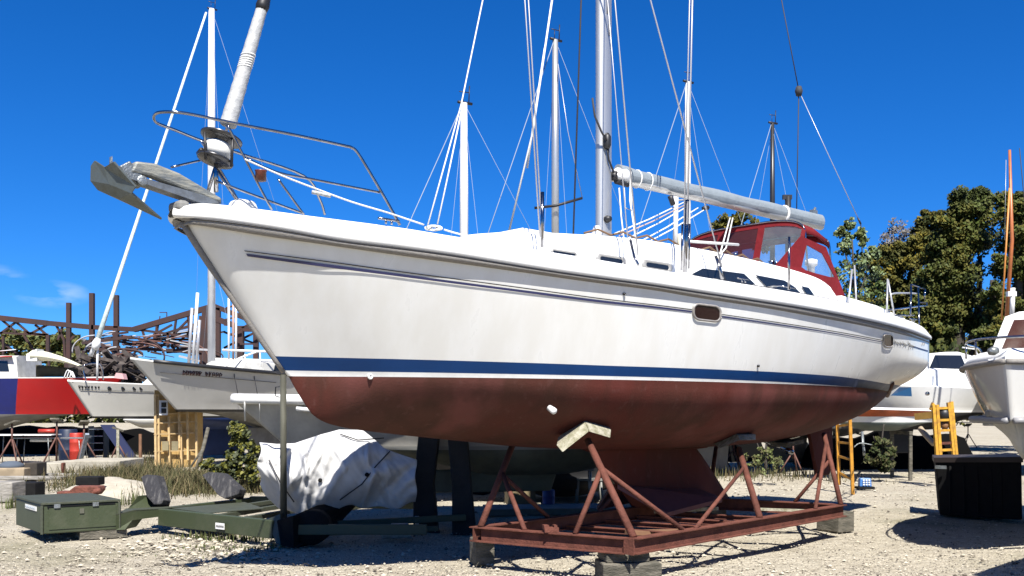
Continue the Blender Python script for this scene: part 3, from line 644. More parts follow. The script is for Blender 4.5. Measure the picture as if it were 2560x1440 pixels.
# small deck gear: genoa track, grab rails, cleats, fairleads
m_ = MB(); m_.tube([W(t_, spl(BS, t_)-.16, zcap(t_)+.01) for t_ in [5.2+.25*i for i in range(13)]], .016, 4); obj('genoa_track', m_, dark, boat)
for a_, e_ in ((4.2, 5.6), (6.0, 7.3)): m_ = MB(); m_.tube([W(a_+(e_-a_)*i/8, spl(CB, a_+(e_-a_)*i/8)*.78, spl(ZR, a_+(e_-a_)*i/8)+(.07 if i % 2 else .02)) for i in range(9)], .012, 5); obj('grab_rail', m_, mat('teak', (.16, .09, .045), .7, var=.4), cabin)
for t_ in (1.55, 5.6, 10.6):
    z_ = zcap(t_)+.02; b_ = spl(BS, t_)-.07; m_ = MB(); m_.tube([W(t_-.11, b_, z_+.03), W(t_+.11, b_, z_+.03)], .011, 6); m_.tube([W(t_-.03, b_, z_-.01), W(t_-.03, b_, z_+.03)], .01, 5); m_.tube([W(t_+.03, b_, z_-.01), W(t_+.03, b_, z_+.03)], .01, 5); obj('cleat', m_, steel, boat)
# bow fender pad, deck vent
m_ = MB(); m_.box(B(447, 512, 0)+Vector((0, 0, -.02)), (.10, .22, .09), rz=.75); obj('bow_fender', m_, mat('grey_fender', (.2, .2, .19), .8), boat, bevel=.03)
m_ = MB(); m_.box(B(606, 516, .12), (.22, .22, .10), rz=.75, taper=.75); obj('deck_box', m_, whitep, boat, bevel=.03)
satin = mat('satin_steel', (.55, .55, .55), .35, .5)
# stanchions and pushpit
def st_(px, y0, y1, b, r=.0125): line('stanchion', [(px, y1, b), (px+1, y0, b)], r, steel, n=8)
st_(1355, 480, 618, 1.25, .017); st_(1972, 592, 724, 1.6, .014)
line('lifeline', [(1918, 718, 1.3), (1950, 714, 1.5), (1990, 721, 1.6)], .010, steel)
for p in ([(2130, 674, 1.2), (2121, 757, 1.35)], [(2136, 664, 1.0), (2141, 763, 1.2)], [(2219, 698, 1.1), (2217, 784, 1.25)], [(2220, 700, 1.1), (2236, 790, 1.2)]): line('stanchion', p, .013, satin, n=6)
push = tubeB('pushpit', [(2228, 736, 1.1), (2240, 733, 1.05), (2276, 733, .8), (2290, 734, .7)], .013, satin)
for p in ([(2276, 790, .95), (2278, 711, .8)], [(2278, 711, .8), (2313, 723, .2)], [(2296, 718, .5), (2298, 810, .9)], [(2313, 724, .2), (2311, 748, .2)], [(2219, 775, 1.15), (2250, 772, .9), (2294, 766, .6), (2318, 764, .3), (2318, 757, .0), (2300, 756, -.1)], [(2236, 789, 1.15), (2285, 788, .8)]): line('rail', p, .013, steel, push, n=6)
# stern fitting
m_ = MB(); m_.tube([hp(2231, 958, .01), hp(2226, 972, .02), hp(2219, 990, -.05)], .03, 6); obj('exhaust', m_, mat('rusty_fitting', (.12, .05, .03), .7), boat)
# dodger
gl = mat('clear_vinyl', (.20, .25, .30), .08, alpha=.30, spec=.8, var=.4, vscale=6, col2=(.4, .44, .46), bump=.25, bscale=6); net = mat('maroon_mesh', (.055, .009, .012), .5, alpha=.75, var=.4, vscale=3)
redu = mat('red_canvas', (.3, .013, .02))
dod = thing('dodger', W(8.3, 0, 3.3), 'red canvas spray hood with clear vinyl windows over the cockpit of the big yacht', 'spray hood'); dod.parent = boat; dod.location = W(8.3, 0, 3.3)-W(6, 0, 0)
for k_ in ('category', 'label'): del dod[k_]
def hoop(t, b, zs, zc, zb, n=16, pw=.28):
    """hoop of the frame: up the side, across the roof"""
    P = [(b, zb)]
    for k in range(n+1):
        a = math.pi*k/n; c = math.cos(a); P.append((b*math.copysign(abs(c)**.55, c)*.97, zs+(zc-zs)*math.sin(a)**.8))
    P.append((-b, zb)); return [W(t+.05*(zc-z), bb, z) for bb, z in P]
tF, tR = 8.12, 8.74
hf = hoop(tF, .98, 3.92, 4.14, 3.33); hr = hoop(tR, .98, 3.80, 4.02, 3.10)
m_ = MB()
mid = [((a+c)/2)+Vector((0, 0, .035)) for a, c in zip(hf[1:-1], hr[1:-1])]
m_.grid([hf[1:-1], mid, hr[1:-1]]); m_.grid([hr[1:-1], [p+Vector((.01, .01, -.09)) for p in hr[1:-1]]])
obj('roof', m_, redu, dod, solid=.012)
def panel(pts_out, pts_in, nm, pm, dp=0):
    m_ = MB(); m_.ring(pts_out, pts_in); f_ = obj(nm, m_, redu, dod, solid=.012)
    m_ = MB(); m_.add(pts_in, [tuple(range(len(pts_in)))]); obj('pane', m_, pm, f_); return f_
# front panels between the coach roof and the forward hoop
def fp(b, q):
    z0 = 3.40; a = min(1, abs(b)/.97); zt = 3.92+.22*(max(0, 1-a**(1/.55*2)))**.4 if a < 1 else 3.9
    return W(tF+.02-.22*(1-q), b, z0+(zt-z0)*q)
def fpan(b0, b1, pm, eg=.05):
    nn = 6; out_ = [fp(b0+(b1-b0)*i/nn, 0) for i in range(nn+1)]+[fp(b1+(b0-b1)*i/nn, 1) for i in range(nn+1)]
    c0, c1 = b0+eg, b1-eg; in_ = [fp(c0+(c1-c0)*i/nn, .10) for i in range(nn+1)]+[fp(c1+(c0-c1)*i/nn, .90) for i in range(nn+1)]
    panel(out_, in_, 'front_panel', pm)
fpan(-.96, -.35, net); fpan(-.35, .30, net); fpan(.30, .96, gl)
for sd in (1, -1):
    o_ = [W(tF-.20, .99*sd, 3.34), W(tF+.02, .97*sd, 3.92), W(tR-.03, .97*sd, 3.79), W(9.06, 1.10*sd, 3.04), W(8.78, 1.08*sd, 3.12)]
    if sd > 0:
        o_ = [B(1938, 664, .99), B(2002, 590, .97), B(2064, 618, .97), B(2117, 753, 1.10), B(2092, 746, 1.09), B(2062, 714, 1.07), B(2000, 690, 1.04)]
        i_ = [B(2003, 668, 1.0), B(2016, 612, .98), B(2055, 634, .98), B(2086, 693, 1.05), B(2075, 693, 1.05), B(2040, 684, 1.04), B(2014, 676, 1.02)]
    else:
        cc = sum(o_, Vector())/5; i_ = [cc+(p-cc)*.62 for p in o_]
    panel(o_, i_, 'side_panel', gl)
for hh in (hf, hr): m_ = MB(); m_.tube(hh, .012, 6); obj('bow_tube', m_, steel, dod)
# steering pedestal in the cockpit and cockpit coaming
m_ = MB(); m_.prism([W(8.6, 1.28, 2.95), W(10.9, 1.0, 2.75), W(10.9, .98, 2.98), W(9.6, 1.2, 3.06), W(8.6, 1.22, 3.12)], W(0, -.18, 0)-W(0, 0, 0)); obj('coaming', m_, deckm, boat, bevel=.03)
m_ = MB(); c_ = B(2028, 668, .3); m_.lathe(c_, [(.05, -.3), (.05, 0), (.09, .03), (.09, .1), (.03, .12)], 14); m_.tube([W(9.0, .3*math.cos(a_), 3.35+.3*math.sin(a_)) for a_ in [2*math.pi*k/20 for k in range(20)]], .012, 5, closed=True); obj('steering_wheel', m_, whitep, boat)

# ================================================================ CRADLE
CN, CR, CL = Vector((1.11, 9.23, 0)), Vector((4.16, 12.57, 0)), Vector((-.36, 10.16, 0)); CF = CL+CR-CN
cr = thing('boat_cradle', (CN+CF)/2, 'rust red steel cradle of beams and leaning posts carrying the big white yacht', 'boat cradle')
z0 = .345
def cb_(a, b, nm='beam', **k): m_ = MB(); m_.ibeam(Vector((a.x, a.y, z0)), Vector((b.x, b.y, z0)), .11, .15); return obj(nm, m_, rust, cr)
def sh(a, b, d): v = (b-a).normalized(); return a+v*d
cb_(CN, CR); cb_(sh(CL, CF, -.05), CF); cb_(sh(CN, CL, .062), sh(CL, CN, .062)); cb_(sh(CR, CF, .062), sh(CF, CR, .062))
m_ = MB(); m_.box((CN.x-.035, CN.y-.03, z0), (.012, .12, .148), rz=.75); obj('end_plate', m_, rust, cr)
for q in (.30, .46, .60, .74):
    a = CN.lerp(CR, q); b = CL.lerp(CF, q); a2 = sh(a, b, .062); b2 = sh(b, a, .062); m_ = MB(); m_.ibeam(Vector((a2.x, a2.y, z0-.045)), Vector((b2.x, b2.y, z0-.045)), .08, .055, .008); obj('beam', m_, rust, cr)
def post(p, q, r=.036): m_ = MB(); m_.tube([p, q], r, 12); o_ = obj('post', m_, rust, cr); return o_
def brace(p, q, r=.024): m_ = MB(); m_.tube([p, q], r, 10); return obj('brace', m_, rust, cr)
zt = z0+.075
def pz(v, z): return Vector((v.x, v.y, z))
pA0 = pz(CN+Vector((.02, .06, 0)), zt); pA1 = at(1469, 1100, 10.15)
post(pA0, pA1); mA = pA0.lerp(pA1, .70)
brace(mA, pz(CN.lerp(CR, .19), zt)); brace(pA0.lerp(pA1, .68), pz(CN.lerp(CL, .345), zt), .027)
pB0 = pz(sh(CL, CN, .05), zt); pB1 = at(1283, 1108, 10.85); post(pB0, pB1, .034); brace(pB0.lerp(pB1, .64), pz(CL.lerp(CN, .33), zt), .026); brace(pB0.lerp(pB1, .62), pz(CL.lerp(CF, .25), zt), .024)
pC0 = pz(CN.lerp(CR, .53), zt); pC1 = at(1847, 1122, 11.9); post(pC0, pC1); brace(pC0.lerp(pC1, .72), pz(CN.lerp(CR, .24), zt), .022)
pD0 = pz(sh(CR, CN, .06), zt); pD1 = at(2060, 1084, 13.1); post(pD0, pD1, .032); brace(pD0.lerp(pD1, .86), pz(CN.lerp(CR, .83), zt), .024); brace(pD0.lerp(pD1, .62), pz(CR.lerp(CF, .35), zt), .024)
pE0 = pz(CL.lerp(CF, .74), zt); pE1 = W(6.9, -.7, 1.22); post(pE0, pE1, .03); brace(pE0.lerp(pE1, .7), pz(CL.lerp(CF, .45), zt), .022)
pG0 = pz(sh(CF, CL, .06), zt); pG1 = W(8.6, -.75, 1.26); post(pG0, pG1, .03)
m_ = MB()
c_ = CN.lerp(CL, .50); m_.box((c_.x, c_.y, zt+.025), (.14, .1, .045), rz=.2); m_.box((c_.x-.05, c_.y, zt+.05), (.05, .08, .04), rz=.2); m_.box((c_.x+.04, c_.y, zt+.055), (.03, .08, .03), rz=.2); obj('bracket', m_, rust, cr)
# wooden pads on the post heads
def pad(nm, quads, dep):
    m_ = MB()
    for q in quads: m_.prism([at(*p) for p in q], dep)
    return obj(nm, m_, padw, cr, bevel=.008)
pad('pad', [[(1391, 1113, 9.95), (1463, 1056, 10.03), (1472, 1079, 9.93), (1406, 1131, 9.85)]], Vector((.03, .34, .07)))
pad('pad', [[(1464, 1056, 10.03), (1528, 1074, 10.25), (1526, 1095, 10.15), (1473, 1079, 9.93)]], Vector((.0, .30, .05)))
pad('pad', [[(1846, 1087, 11.75), (1890, 1086, 11.95), (1890, 1100, 11.85), (1850, 1101, 11.65)]], Vector((-.06, .34, .03)))
pad('pad', [[(1796, 1113, 12.0), (1846, 1087, 11.75), (1849, 1101, 11.65), (1800, 1121, 11.9)]], Vector((-.04, .3, .05)))
m_ = MB(); m_.box(at(1300, 1106, 11.0), (.5, .3, .07), rz=.7, ry=.12); obj('pad', m_, timber, cr)
m_ = MB(); m_.box(W(8.35, .55, 1.16), (.4, .26, .06), rz=.7, ry=-.1); obj('pad', m_, timber, cr)
for t_, sd in ((6.9, -.7), (8.6, -.75)): m_ = MB(); m_.box(W(t_, sd, 1.24), (.35, .24, .06), rz=.7); obj('pad', m_, timber, cr)
# timber blocks under the cradle
for loc, dim, rz, lab, mm in ((gnd(1205, 1409), (.21, .27, .27), .25, 'square timber block under the left corner of the red cradle', timber), (gnd(1564, 1447), (.56, .40, .265), .12, 'wide cracked timber block under the nearest corner of the red cradle', timber), (gnd(2088, 1327), (.30, .38, .265), .55, 'mossy timber block under the right rear corner of the red cradle', timber), (CF, (.3, .3, .265), .3, 'timber block under the hidden far corner of the red cradle', timber)):
    m_ = MB(); m_.box((loc.x, loc.y, dim[2]/2), dim, rz=rz); 
    if dim[0] > .5: m_.v = []; m_.f = []; m_.m = []; m_.sm = []; m_.box((loc.x+.02, loc.y, .09), (.56, .4, .17), rz=rz); m_.box((loc.x-.02, loc.y+.02, .22), (.42, .34, .088), rz=rz+.05)
    obj('timber_block', m_, mm, label=lab, cat='timber block', group='timber blocks under the cradle', bevel=.015)
for i, (px, py, L_, w_, h_, rz, lab) in enumerate(((1690, 1277, 1.15, .22, .045, .12, 'pale plank lying on the cradle just under the keel'), (1665, 1325, .9, .16, .04, .05, 'short brown board lying inside the cradle near its front'), (1830, 1262, .8, .2, .04, -.25, 'grey board behind the keel inside the cradle'), (1965, 1278, .9, .07, .03, .03, 'thin pale batten inside the right end of the cradle'))):
    c_ = gnd(px, py, .32); m_ = MB(); m_.box((c_.x, c_.y, .335 if i != 1 else .30), (L_, w_, h_), rz=rz+.3, ry=.02*i)
    obj('plank', m_, [padw, mat('brown_board', (.2, .1, .05), .8, var=.5), plank, padw][i], label=lab, cat='plank')

# ================================================================ OTHER BOATS
def frame(ox, oy, ang):
    c, s = math.cos(ang), math.sin(ang)
    return lambda t, b, z: Vector((ox+c*t+s*b, oy+s*t-c*b, z))       # b > 0 is the side towards the camera
def simple_hull(root, P, Lh, beam, sheer, zw, zb, rake, mats, stripe=.05, bow=1.9, fore=.5, trans=.7, chine=False, name='hull', deck=True, under=.0):
    """bow at t=0; sheer=(z bow, z middle, z stern); mats=(topside, stripe, bottom, deck)"""
    NS = 36; hb = beam/2
    zs = lambda q: sheer[0]*(1-q)*(1-2*q)+4*sheer[1]*q*(1-q)+sheer[2]*q*(2*q-1)
    def sh(q): return hb*min(1, (1-(1-min(1, q/.55))**bow))*(1-(1-trans)*ss((q-.55)/.45))
    def wl(q): return hb*.88*min(1, (1-(1-min(1, q/.6))**(bow*.8)))*(1-(1-trans*.85)*ss((q-.5)/.5))
    def zbot(q): return zw+(zb-zw)*min(1, ss(q/fore*.5+.0)*2 if q < fore else 1)*(1-(1-under)*ss((q-.62)/.38)*.95)
    m_ = MB()
    nt_, nb_ = 6, 7
    for sd in (1, -1):
        g = []
        for i in range(NS+1):
            q = (i/NS)**1.3; z1 = zs(q); col = []
            for k in range(nt_+1):
                v = 1-k/nt_; z = zw+stripe+(z1-zw-stripe)*v; wv = v**.85; vv = (z-zw)/(sheer[0]-zw)
                t = rake*(1-min(1, vv))*(1-q)+Lh*q; col.append(P(t, sd*(wl(q)*(1-wv)+sh(q)*wv), z))
            t = rake*(1-q)+Lh*q; col.append(P(t, sd*wl(q), zw))
            for k in range(1, nb_+1):
                th = k/nb_*math.pi/2; n = 1.2 if chine else 1.3+.7*ss(q*2); tt = rake*(1+.5*k/nb_)*(1-q)+Lh*q
                col.append(P(tt, sd*wl(q)*max(0, math.cos(th))**(2/n), zw-(zw-zbot(q))*math.sin(th)**(2/n)))
            g.append(col)
        m_.grid(g, mf=lambda i, j: 0 if j < nt_ else (1 if j == nt_ else 2))
        if sd == 1: ga = g[-1]; dk = [c[0] for c in g]
        else: gb = g[-1]; dk2 = [c[0] for c in g]
    m_.grid([ga, gb], smooth=False, mf=lambda i, j: 0 if j < nt_ else (1 if j == nt_ else 2))
    h = obj(name, m_, list(mats[:3]), root, merge=True)
    if deck:
        m_ = MB(); rws = []
        for a, b in zip(dk, dk2):
            c = (a+b)/2; rws.append([a+Vector((0, 0, .0)), a.lerp(c, .08)+Vector((0, 0, .03)), c+Vector((0, 0, .06)), b.lerp(c, .08)+Vector((0, 0, .03)), b])
        m_.grid(rws); obj('deck', m_, mats[3], root)
    return h, zs, sh
def cabin_(root, P, t0, t1, hw, z0, h, m, win=None, slope=.35):
    m_ = MB(); secs = []
    for t, k in ((t0, 0), (t0+slope, 1), (t1-.15, 1), (t1, .0)):
        zt = z0+h*k+.001; secs.append([P(t, hw, z0), P(t, hw*.92, zt-.06*k), P(t, hw*.7, zt), P(t, 0, zt+.04*k), P(t, -hw*.7, zt), P(t, -hw*.92, zt-.06*k), P(t, -hw, z0)])
    m_.grid(secs, smooth=False); c = obj('cabin', m_, m, root)
    if win:
        for a, b in win:
            for sd in (1, -1):
                m_ = MB(); m_.prism([P(a, sd*(hw*.97+.008), z0+h*.3), P(b, sd*(hw*.97+.008), z0+h*.3), P(b-.05, sd*(hw*.935+.008), z0+h*.75), P(a+.08, sd*(hw*.935+.008), z0+h*.75)], P(0, .012*sd, 0)-P(0, 0, 0)); obj('window', m_, glassd, c)
    return c
def sailrig(root, P, tm, zd, ztop, r, m, Lh, beam, zs, boomL=0, head=True, sp=((.5, .55),), back=True, jib=False):
    m_ = MB(); m_.tube([P(tm, 0, zd), P(tm, 0, zd+(ztop-zd)*.7), P(tm, 0, ztop)], [r, r, r*.75], 12); ms = obj('mast', m_, m, root)
    for q, hw in sp:
        z = zd+(ztop-zd)*q; m_ = MB(); m_.tube([P(tm, hw, z+.03), P(tm, 0, z), P(tm, -hw, z+.03)], .018, 6); obj('spreader', m_, m, ms)
    if head:
        m_ = MB(); m_.tube([P(tm-.15, 0, ztop), P(tm+.2, 0, ztop+.02)], .03, 6); m_.tube([P(tm+.12, 0, ztop), P(tm+.14, 0, ztop+.38)], .012, 5); m_.tube([P(tm-.02, 0, ztop), P(tm-.02, 0, ztop+.22)], .008, 5); m_.tube([P(tm-.12, 0, ztop+.22), P(tm+.12, 0, ztop+.24)], .01, 4); obj('masthead', m_, dark, ms)
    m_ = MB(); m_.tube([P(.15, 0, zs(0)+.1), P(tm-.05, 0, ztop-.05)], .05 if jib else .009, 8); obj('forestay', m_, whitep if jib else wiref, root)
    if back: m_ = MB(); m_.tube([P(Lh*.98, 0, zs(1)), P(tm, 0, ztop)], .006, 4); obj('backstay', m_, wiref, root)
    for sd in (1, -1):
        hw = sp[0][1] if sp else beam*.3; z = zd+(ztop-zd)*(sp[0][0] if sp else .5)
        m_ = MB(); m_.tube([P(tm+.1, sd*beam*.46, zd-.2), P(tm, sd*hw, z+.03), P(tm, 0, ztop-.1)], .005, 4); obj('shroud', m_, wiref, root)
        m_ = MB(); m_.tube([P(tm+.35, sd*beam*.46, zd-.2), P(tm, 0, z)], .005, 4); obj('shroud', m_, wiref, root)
    if boomL: m_ = MB(); m_.tube([P(tm+.1, 0, zd+.9), P(tm+boomL, 0, zd+.95)], .06, 8); obj('boom', m_, m, root)
    return ms
def fin(root, P, t0, t1, z0, z1, m, name='keel'):
    m_ = MB(); m_.prism([P(t0, -.07, z0), P(t1, -.07, z0), P(t1-.1, -.07, z1), P(t0+.35, -.07, z1)], P(0, .14, 0)-P(0, 0, 0)); obj(name, m_, m, root, bevel=.03)
# jack stand (one built, the rest copied)
def make_stand():
    r = thing('jack_stand', (0, 0, 0), 'x', 'jack stand', 'steel stands propping the boats')
    for k in range(3):
        a = k*2.094+.4; m_ = MB(); m_.tube([(.02*math.cos(a), .02*math.sin(a), .62), (.36*math.cos(a), .36*math.sin(a), .0)], .02, 6); obj('leg', m_, rustj, r)
    m_ = MB(); m_.tube([(0, 0, .45), (0, 0, 1.0)], .022, 8); obj('screw', m_, rustj, r)
    m_ = MB(); m_.box((0, 0, 1.03), (.3, .22, .04), ry=.35); obj('pad', m_, timber, r); return r
rustj = mat('stand_rust', (.14, .06, .045), .75, var=.6, vscale=9)
stand0 = make_stand(); first = [True]
def stand(x, y, h, rz, lab):
    o = stand0 if first[0] else copy_tree(stand0); first[0] = False
    o.location = (x, y, 0); o.rotation_euler = (0, 0, rz); k = h/1.05; o.scale = (min(1.5, max(1, k)), min(1.5, max(1, k)), k); o['label'] = lab
greyhull = mat('grey_white_hull', (.50, .49, .45), .4, var=.5, vscale=1.2, col2=(.41, .40, .36)); greybot = mat('grey_bottom', (.17, .165, .15), .7, var=.7, vscale=2.5, col2=(.10, .095, .085))
bluebot = mat('blue_bottom', (.01, .035, .15), .6, var=.5); blackbot = mat('black_bottom', (.018, .018, .02), .7, var=.5); whdeck = mat('old_deck', (.62, .61, .57), .6, var=.5, vscale=3)
blackstr = mat('black_stripe', (.012, .012, .014), .5)
def marks(root, pts, r, m, name='lettering'):
    for p in pts: pass
    m_ = MB()
    for p in pts: m_.tube(p, r, 4)
    return obj(name, m_, m, root)
# ---- grey-white sailboat with a dark name, bow at left behind the trailer
P = frame(-9.93, 26, R(60)); zs = None
b6 = thing('sailboat', (-8, 29, 0), 'grey white sailboat with dark name letters behind the green trailer', 'sailboat', 'sailboats standing ashore')
h, zs, sh = simple_hull(b6, P, 10, 3.0, (2.93, 2.62, 2.62), 1.56, 1.02, 1.55, (greyhull, blackstr, greybot, whdeck), stripe=.07, fore=.35, bow=1.7)
def onhull(P, px, py, sidefun, ang, off=.012):
    """point on the near topside of a simple hull under a photo pixel"""
    r = (px-1280)/F; b = .6
    o = P(0, 0, 0); c, s = math.cos(ang), math.sin(ang)
    for k in range(40):
        t = (r*(o.y-c*b)-o.x-s*b)/(c-s*r); d = o.y+s*t-c*b; b = .6*b+.4*(sidefun(max(0, t))+off)
    return P(t, b, EYE+(YH-py)/F*d)
sf = lambda t: .93*sh(max(0, t-.35)/10)+.03
A6 = R(60); random.seed(21)
ll = []
for i, x in enumerate(list(range(459, 506, 8))+list(range(514, 552, 9))):
    y = 932+(x-459)*.05
    ll.append([onhull(P, x, y-6, sf, A6, .02), onhull(P, x+random.uniform(-2, 2), y+6, sf, A6, .02)]); ll.append([onhull(P, x, y-5, sf, A6, .02), onhull(P, x+5, y-3+random.uniform(-2, 4), sf, A6, .02), onhull(P, x+random.uniform(0, 4), y+4, sf, A6, .02)])
marks(b6, ll, .016, mat('maroon_lettering', (.09, .035, .03), .6))
marks(b6, [[onhull(P, x, 931+(x-400)*.088, sf, A6, .012) for x in (400, 450, 500, 550, 600, 650, 690)]], .008, blackstr, 'cove_line')
m_ = MB(); m_.grid([[P(10*q, sd*(sh(q)+.01), zs(q)+dz) for dz in (-.03, .07)] for sd in (1,) for q in [i/20*.98+.005+.28*0 for i in range(1, 21)]]); obj('toe_rail', m_, blackstr, b6, solid=.03)
cabin_(b6, P, 3.0, 7.5, .85, 2.62, .42, whdeck, win=((4.4, 5.2), (5.6, 6.4)))
for px, y0, y1, bb in ((490, 732, 905, 0), (480, 770, 905, .15), (499, 800, 905, -.2)): m_ = MB(); dd = 27.5; m_.tube([at(px+ (4 if y0 < 750 else 0), y0, dd), at(px-8, y1+4, dd)], .045, 8); obj('spar', m_, whal if y0 < 750 else wire, b6)
for px, y0 in ((572, 745), (583, 738), (590, 752)): m_ = MB(); m_.tube([at(px, y0, 29.5), at(px, 905, 29.5)], .035, 6); obj('spar', m_, [whal, mat('pinkish_spar', (.42, .27, .22), .5), whal][px % 3], b6)
m_ = MB(); m_.tube([at(560, 918, 28), at(600, 895, 28.5), at(640, 880, 29), at(700, 872, 29.5)], .03, 6); obj('rail', m_, whal, b6); m_ = MB(); m_.tube([at(556, 875, 29), at(700, 880, 29)], .035, 6); obj('rail', m_, whal, b6)
m_ = MB(); m_.tube([at(612, 885, 29), at(614, 925, 29)], .02, 6); m_.tube([at(650, 878, 29), at(652, 925, 29)], .02, 6); obj('stanchion', m_, whal, b6)
for x0 in (583, 632): m_ = MB(); m_.tube([onhull(P, x0, 925, sf, A6, .03), onhull(P, x0+8, 965, sf, A6, .03), onhull(P, x0+14, 1000, sf, A6, .03)], .012, 4); obj('mooring_line', m_, roped, b6)
fin(b6, P, 4.0, 6.2, 1.1, .1, greybot)
m_ = MB(); m_.tube([at(520, 1070, 26.5), at(508, 1120, 26.2), gnd(488, 1181)], .05, 8); m_.tube([at(508, 1120, 26.2), gnd(470, 1178)], .03, 6); obj('prop_pole', m_, timber, b6)
# ---- grey sailboat, blue bottom
P = frame(-13.34, 30, R(46)); A7 = R(46)
b7 = thing('sailboat', (-10, 33, 0), 'grey sailboat with blue bottom and the tallest white mast at left, beside the red hull', 'sailboat', 'sailboats standing ashore')
h, zs, sh = simple_hull(b7, P, 10, 3.1, (2.47, 2.33, 2.35), 1.36, .95, .75, (greyhull, blackstr, bluebot, whdeck), stripe=.06, fore=.4, bow=1.9)
sf = lambda t: .93*sh(max(0, t-.2)/10)+.03
ll = []
for i, x in enumerate((196, 203, 211, 219, 227, 236, 244)): ll.append([onhull(P, x, 962, sf, A7, .02), onhull(P, x+3, 971, sf, A7, .02)]); ll.append([onhull(P, x, 963, sf, A7, .02), onhull(P, x+5, 964+i % 3*2, sf, A7, .02), onhull(P, x+3, 970, sf, A7, .02)])
marks(b7, ll, .018, blackstr)
for x in (274, 308, 336, 353): m_ = MB(); m_.lathe(onhull(P, x, 970, sf, A7, .0), [(.07, -.02), (.07, .03), (.04, .035)], 10, P(0, 1, 0)-P(0, 0, 0)); obj('port_window', m_, glassd, b7)
marks(b7, [[onhull(P, x, 957+(x-200)*.07, sf, A7, .015) for x in (180, 230, 280, 330, 385)]], .014, blackstr, 'rub_rail'); marks(b7, [[onhull(P, x, 974+(x-200)*.03, sf, A7, .012) for x in (200, 250, 300, 350, 385)]], .008, blackstr, 'cove_line')
cabin_(b7, P, 2.6, 7, .8, 2.38, .4, whdeck, win=((3.6, 4.4), (4.8, 5.6)))
tm = 4.75
ms = sailrig(b7, P, tm, 2.4, at(540, 22, 33.4).z, .125, whal, 10, 3.1, zs, sp=((.36, .9),), boomL=3.8)
for x in b7.children:
    if x.name.startswith('forestay'): bpy.data.objects.remove(x); break
mt = P(tm, 0, at(540, 22, 33.4).z)
m_ = MB(); fa, fb = at(244, 850, 30.3), mt+Vector((-.18, 0, -.12)); m_.tube([fa, fa.lerp(fb, .12), fa.lerp(fb, .5), fb], [.085, .062, .048, .036], 8); obj('furled_headsail', m_, mat('bleached_sail', (.62, .72, .70), .7, var=.5, vscale=10), b7)
m_ = MB(); m_.lathe(fa, [(.1, -.3), (.13, -.1), (.08, .05)], 10, fb-fa); obj('furler_drum', m_, whitep, b7)
m_ = MB(); m_.tube([fa, at(226, 890, 30.3)], .07, 8); m_.tube([fa, at(243, 950, 30.3)], .035, 8); obj('bow_fitting', m_, whitep, b7)
m_ = MB(); m_.tube(smooth([at(215, 950, 30), at(208, 925, 30), at(214, 912, 30), at(250, 912, 30.6), at(258, 950, 30.8)]), .025, 6); obj('pulpit', m_, steel, b7)
m_ = MB(); m_.prism([at(285, 945, 31), at(290, 932, 31), at(306, 934, 31), at(310, 948, 31)], (0, .3, 0)); obj('cover_bundle', m_, mat('pale_pink_cloth', (.55, .32, .32), .8), b7)
fin(b7, P, 3.6, 6, 1.0, .1, bluebot)
m_ = MB(); g = []
for i in range(9):
    q = i/8; g.append([at(308+q*84, 1049, 31-.1), at(322+q*70, 1049+19*min(1, q*2.2)**.6, 31.2)])
m_.grid(g); obj('bottom_patch', m_, greyhull, b7, solid=.05)
# ---- red and blue motor boat with a white wheelhouse
P = frame(-13.6, 35, R(184))
P2 = lambda t, b, z: P(t, -b, z)
b8 = thing('motorboat', (-18, 35, 0), 'red and blue motor boat with a white wheelhouse at the far left edge', 'motorboat')
redh = mat('red_topside', (.42, .006, .008), .35, var=.4, vscale=1.5, col2=(.32, .006, .008)); blueh = mat('blue_topside', (.004, .012, .14), .35, var=.3)
h, zs, sh = simple_hull(b8, P2, 9, 3.0, (2.74, 2.66, 2.68), 1.47, .86, .9, (redh, redh, greybot, whdeck), stripe=.01, fore=.4, bow=2.2)
me = h.data; me.materials.append(blueh); cut = at(52, 1000, 34)-Vector(b8.location); pn = Vector((1, 0, -.22)).normalized()
bm = bmesh.new(); bm.from_mesh(me); bmesh.ops.bisect_plane(bm, geom=bm.verts[:]+bm.edges[:]+bm.faces[:], plane_co=cut, plane_no=pn)
for f in bm.faces:
    if (f.calc_center_median()-cut).dot(pn) < 0 and f.material_index < 2: f.material_index = 3
bm.to_mesh(me); bm.free()
cabin_(b8, P2, 4.0-.9, 8, 1.15, 2.68, .78, whdeck, win=((3.4, 4.1), (4.3, 5.6), (5.8, 7.0)), slope=.1)
m_ = MB(); m_.prism([at(66, 885, 33.6), at(92, 872, 33.6), at(92, 902, 33.6), at(66, 902, 33.6)], (0, .5, 0)); obj('wheelhouse_box', m_, whitep, b8)
m_ = MB(); m_.grid([[at(-40, 893, 33.5+j) for j in (0, 1.2)], [at(30, 891, 33.5+j) for j in (0, 1.2)]]); obj('red_trim', m_, redh, b8, solid=.04)
m_ = MB(); g = []
for i in range(13):
    q = i/12; px = 90+112*q; g.append([at(px, 887+ (26*q**1.8)+2, 34)+Vector((0, .5*math.cos(a_)*(1-q*.6), .17*math.sin(a_)*(1.15-q))) for a_ in [2*math.pi*k/12 for k in range(13)]])
m_.grid(g); obj('sail_cover', m_, mat('cream_canvas', (.75, .73, .55), .8), b8)
m_ = MB(); g = [[at(x, y0, 34.4), at(x, 942, 34.4)] for x, y0 in ((90, 912), (140, 916), (195, 922))]; m_.grid(g); obj('cockpit_screen', m_, mat('brown_screen', (.06, .052, .03), .8, var=.5, vscale=4), b8, solid=.03)
m_ = MB(); m_.box(P2(.95, 1.02, 2.5)-Vector((0, .05, 0)), (.5, .05, .12)); obj('name_plate', m_, whitep, b8)
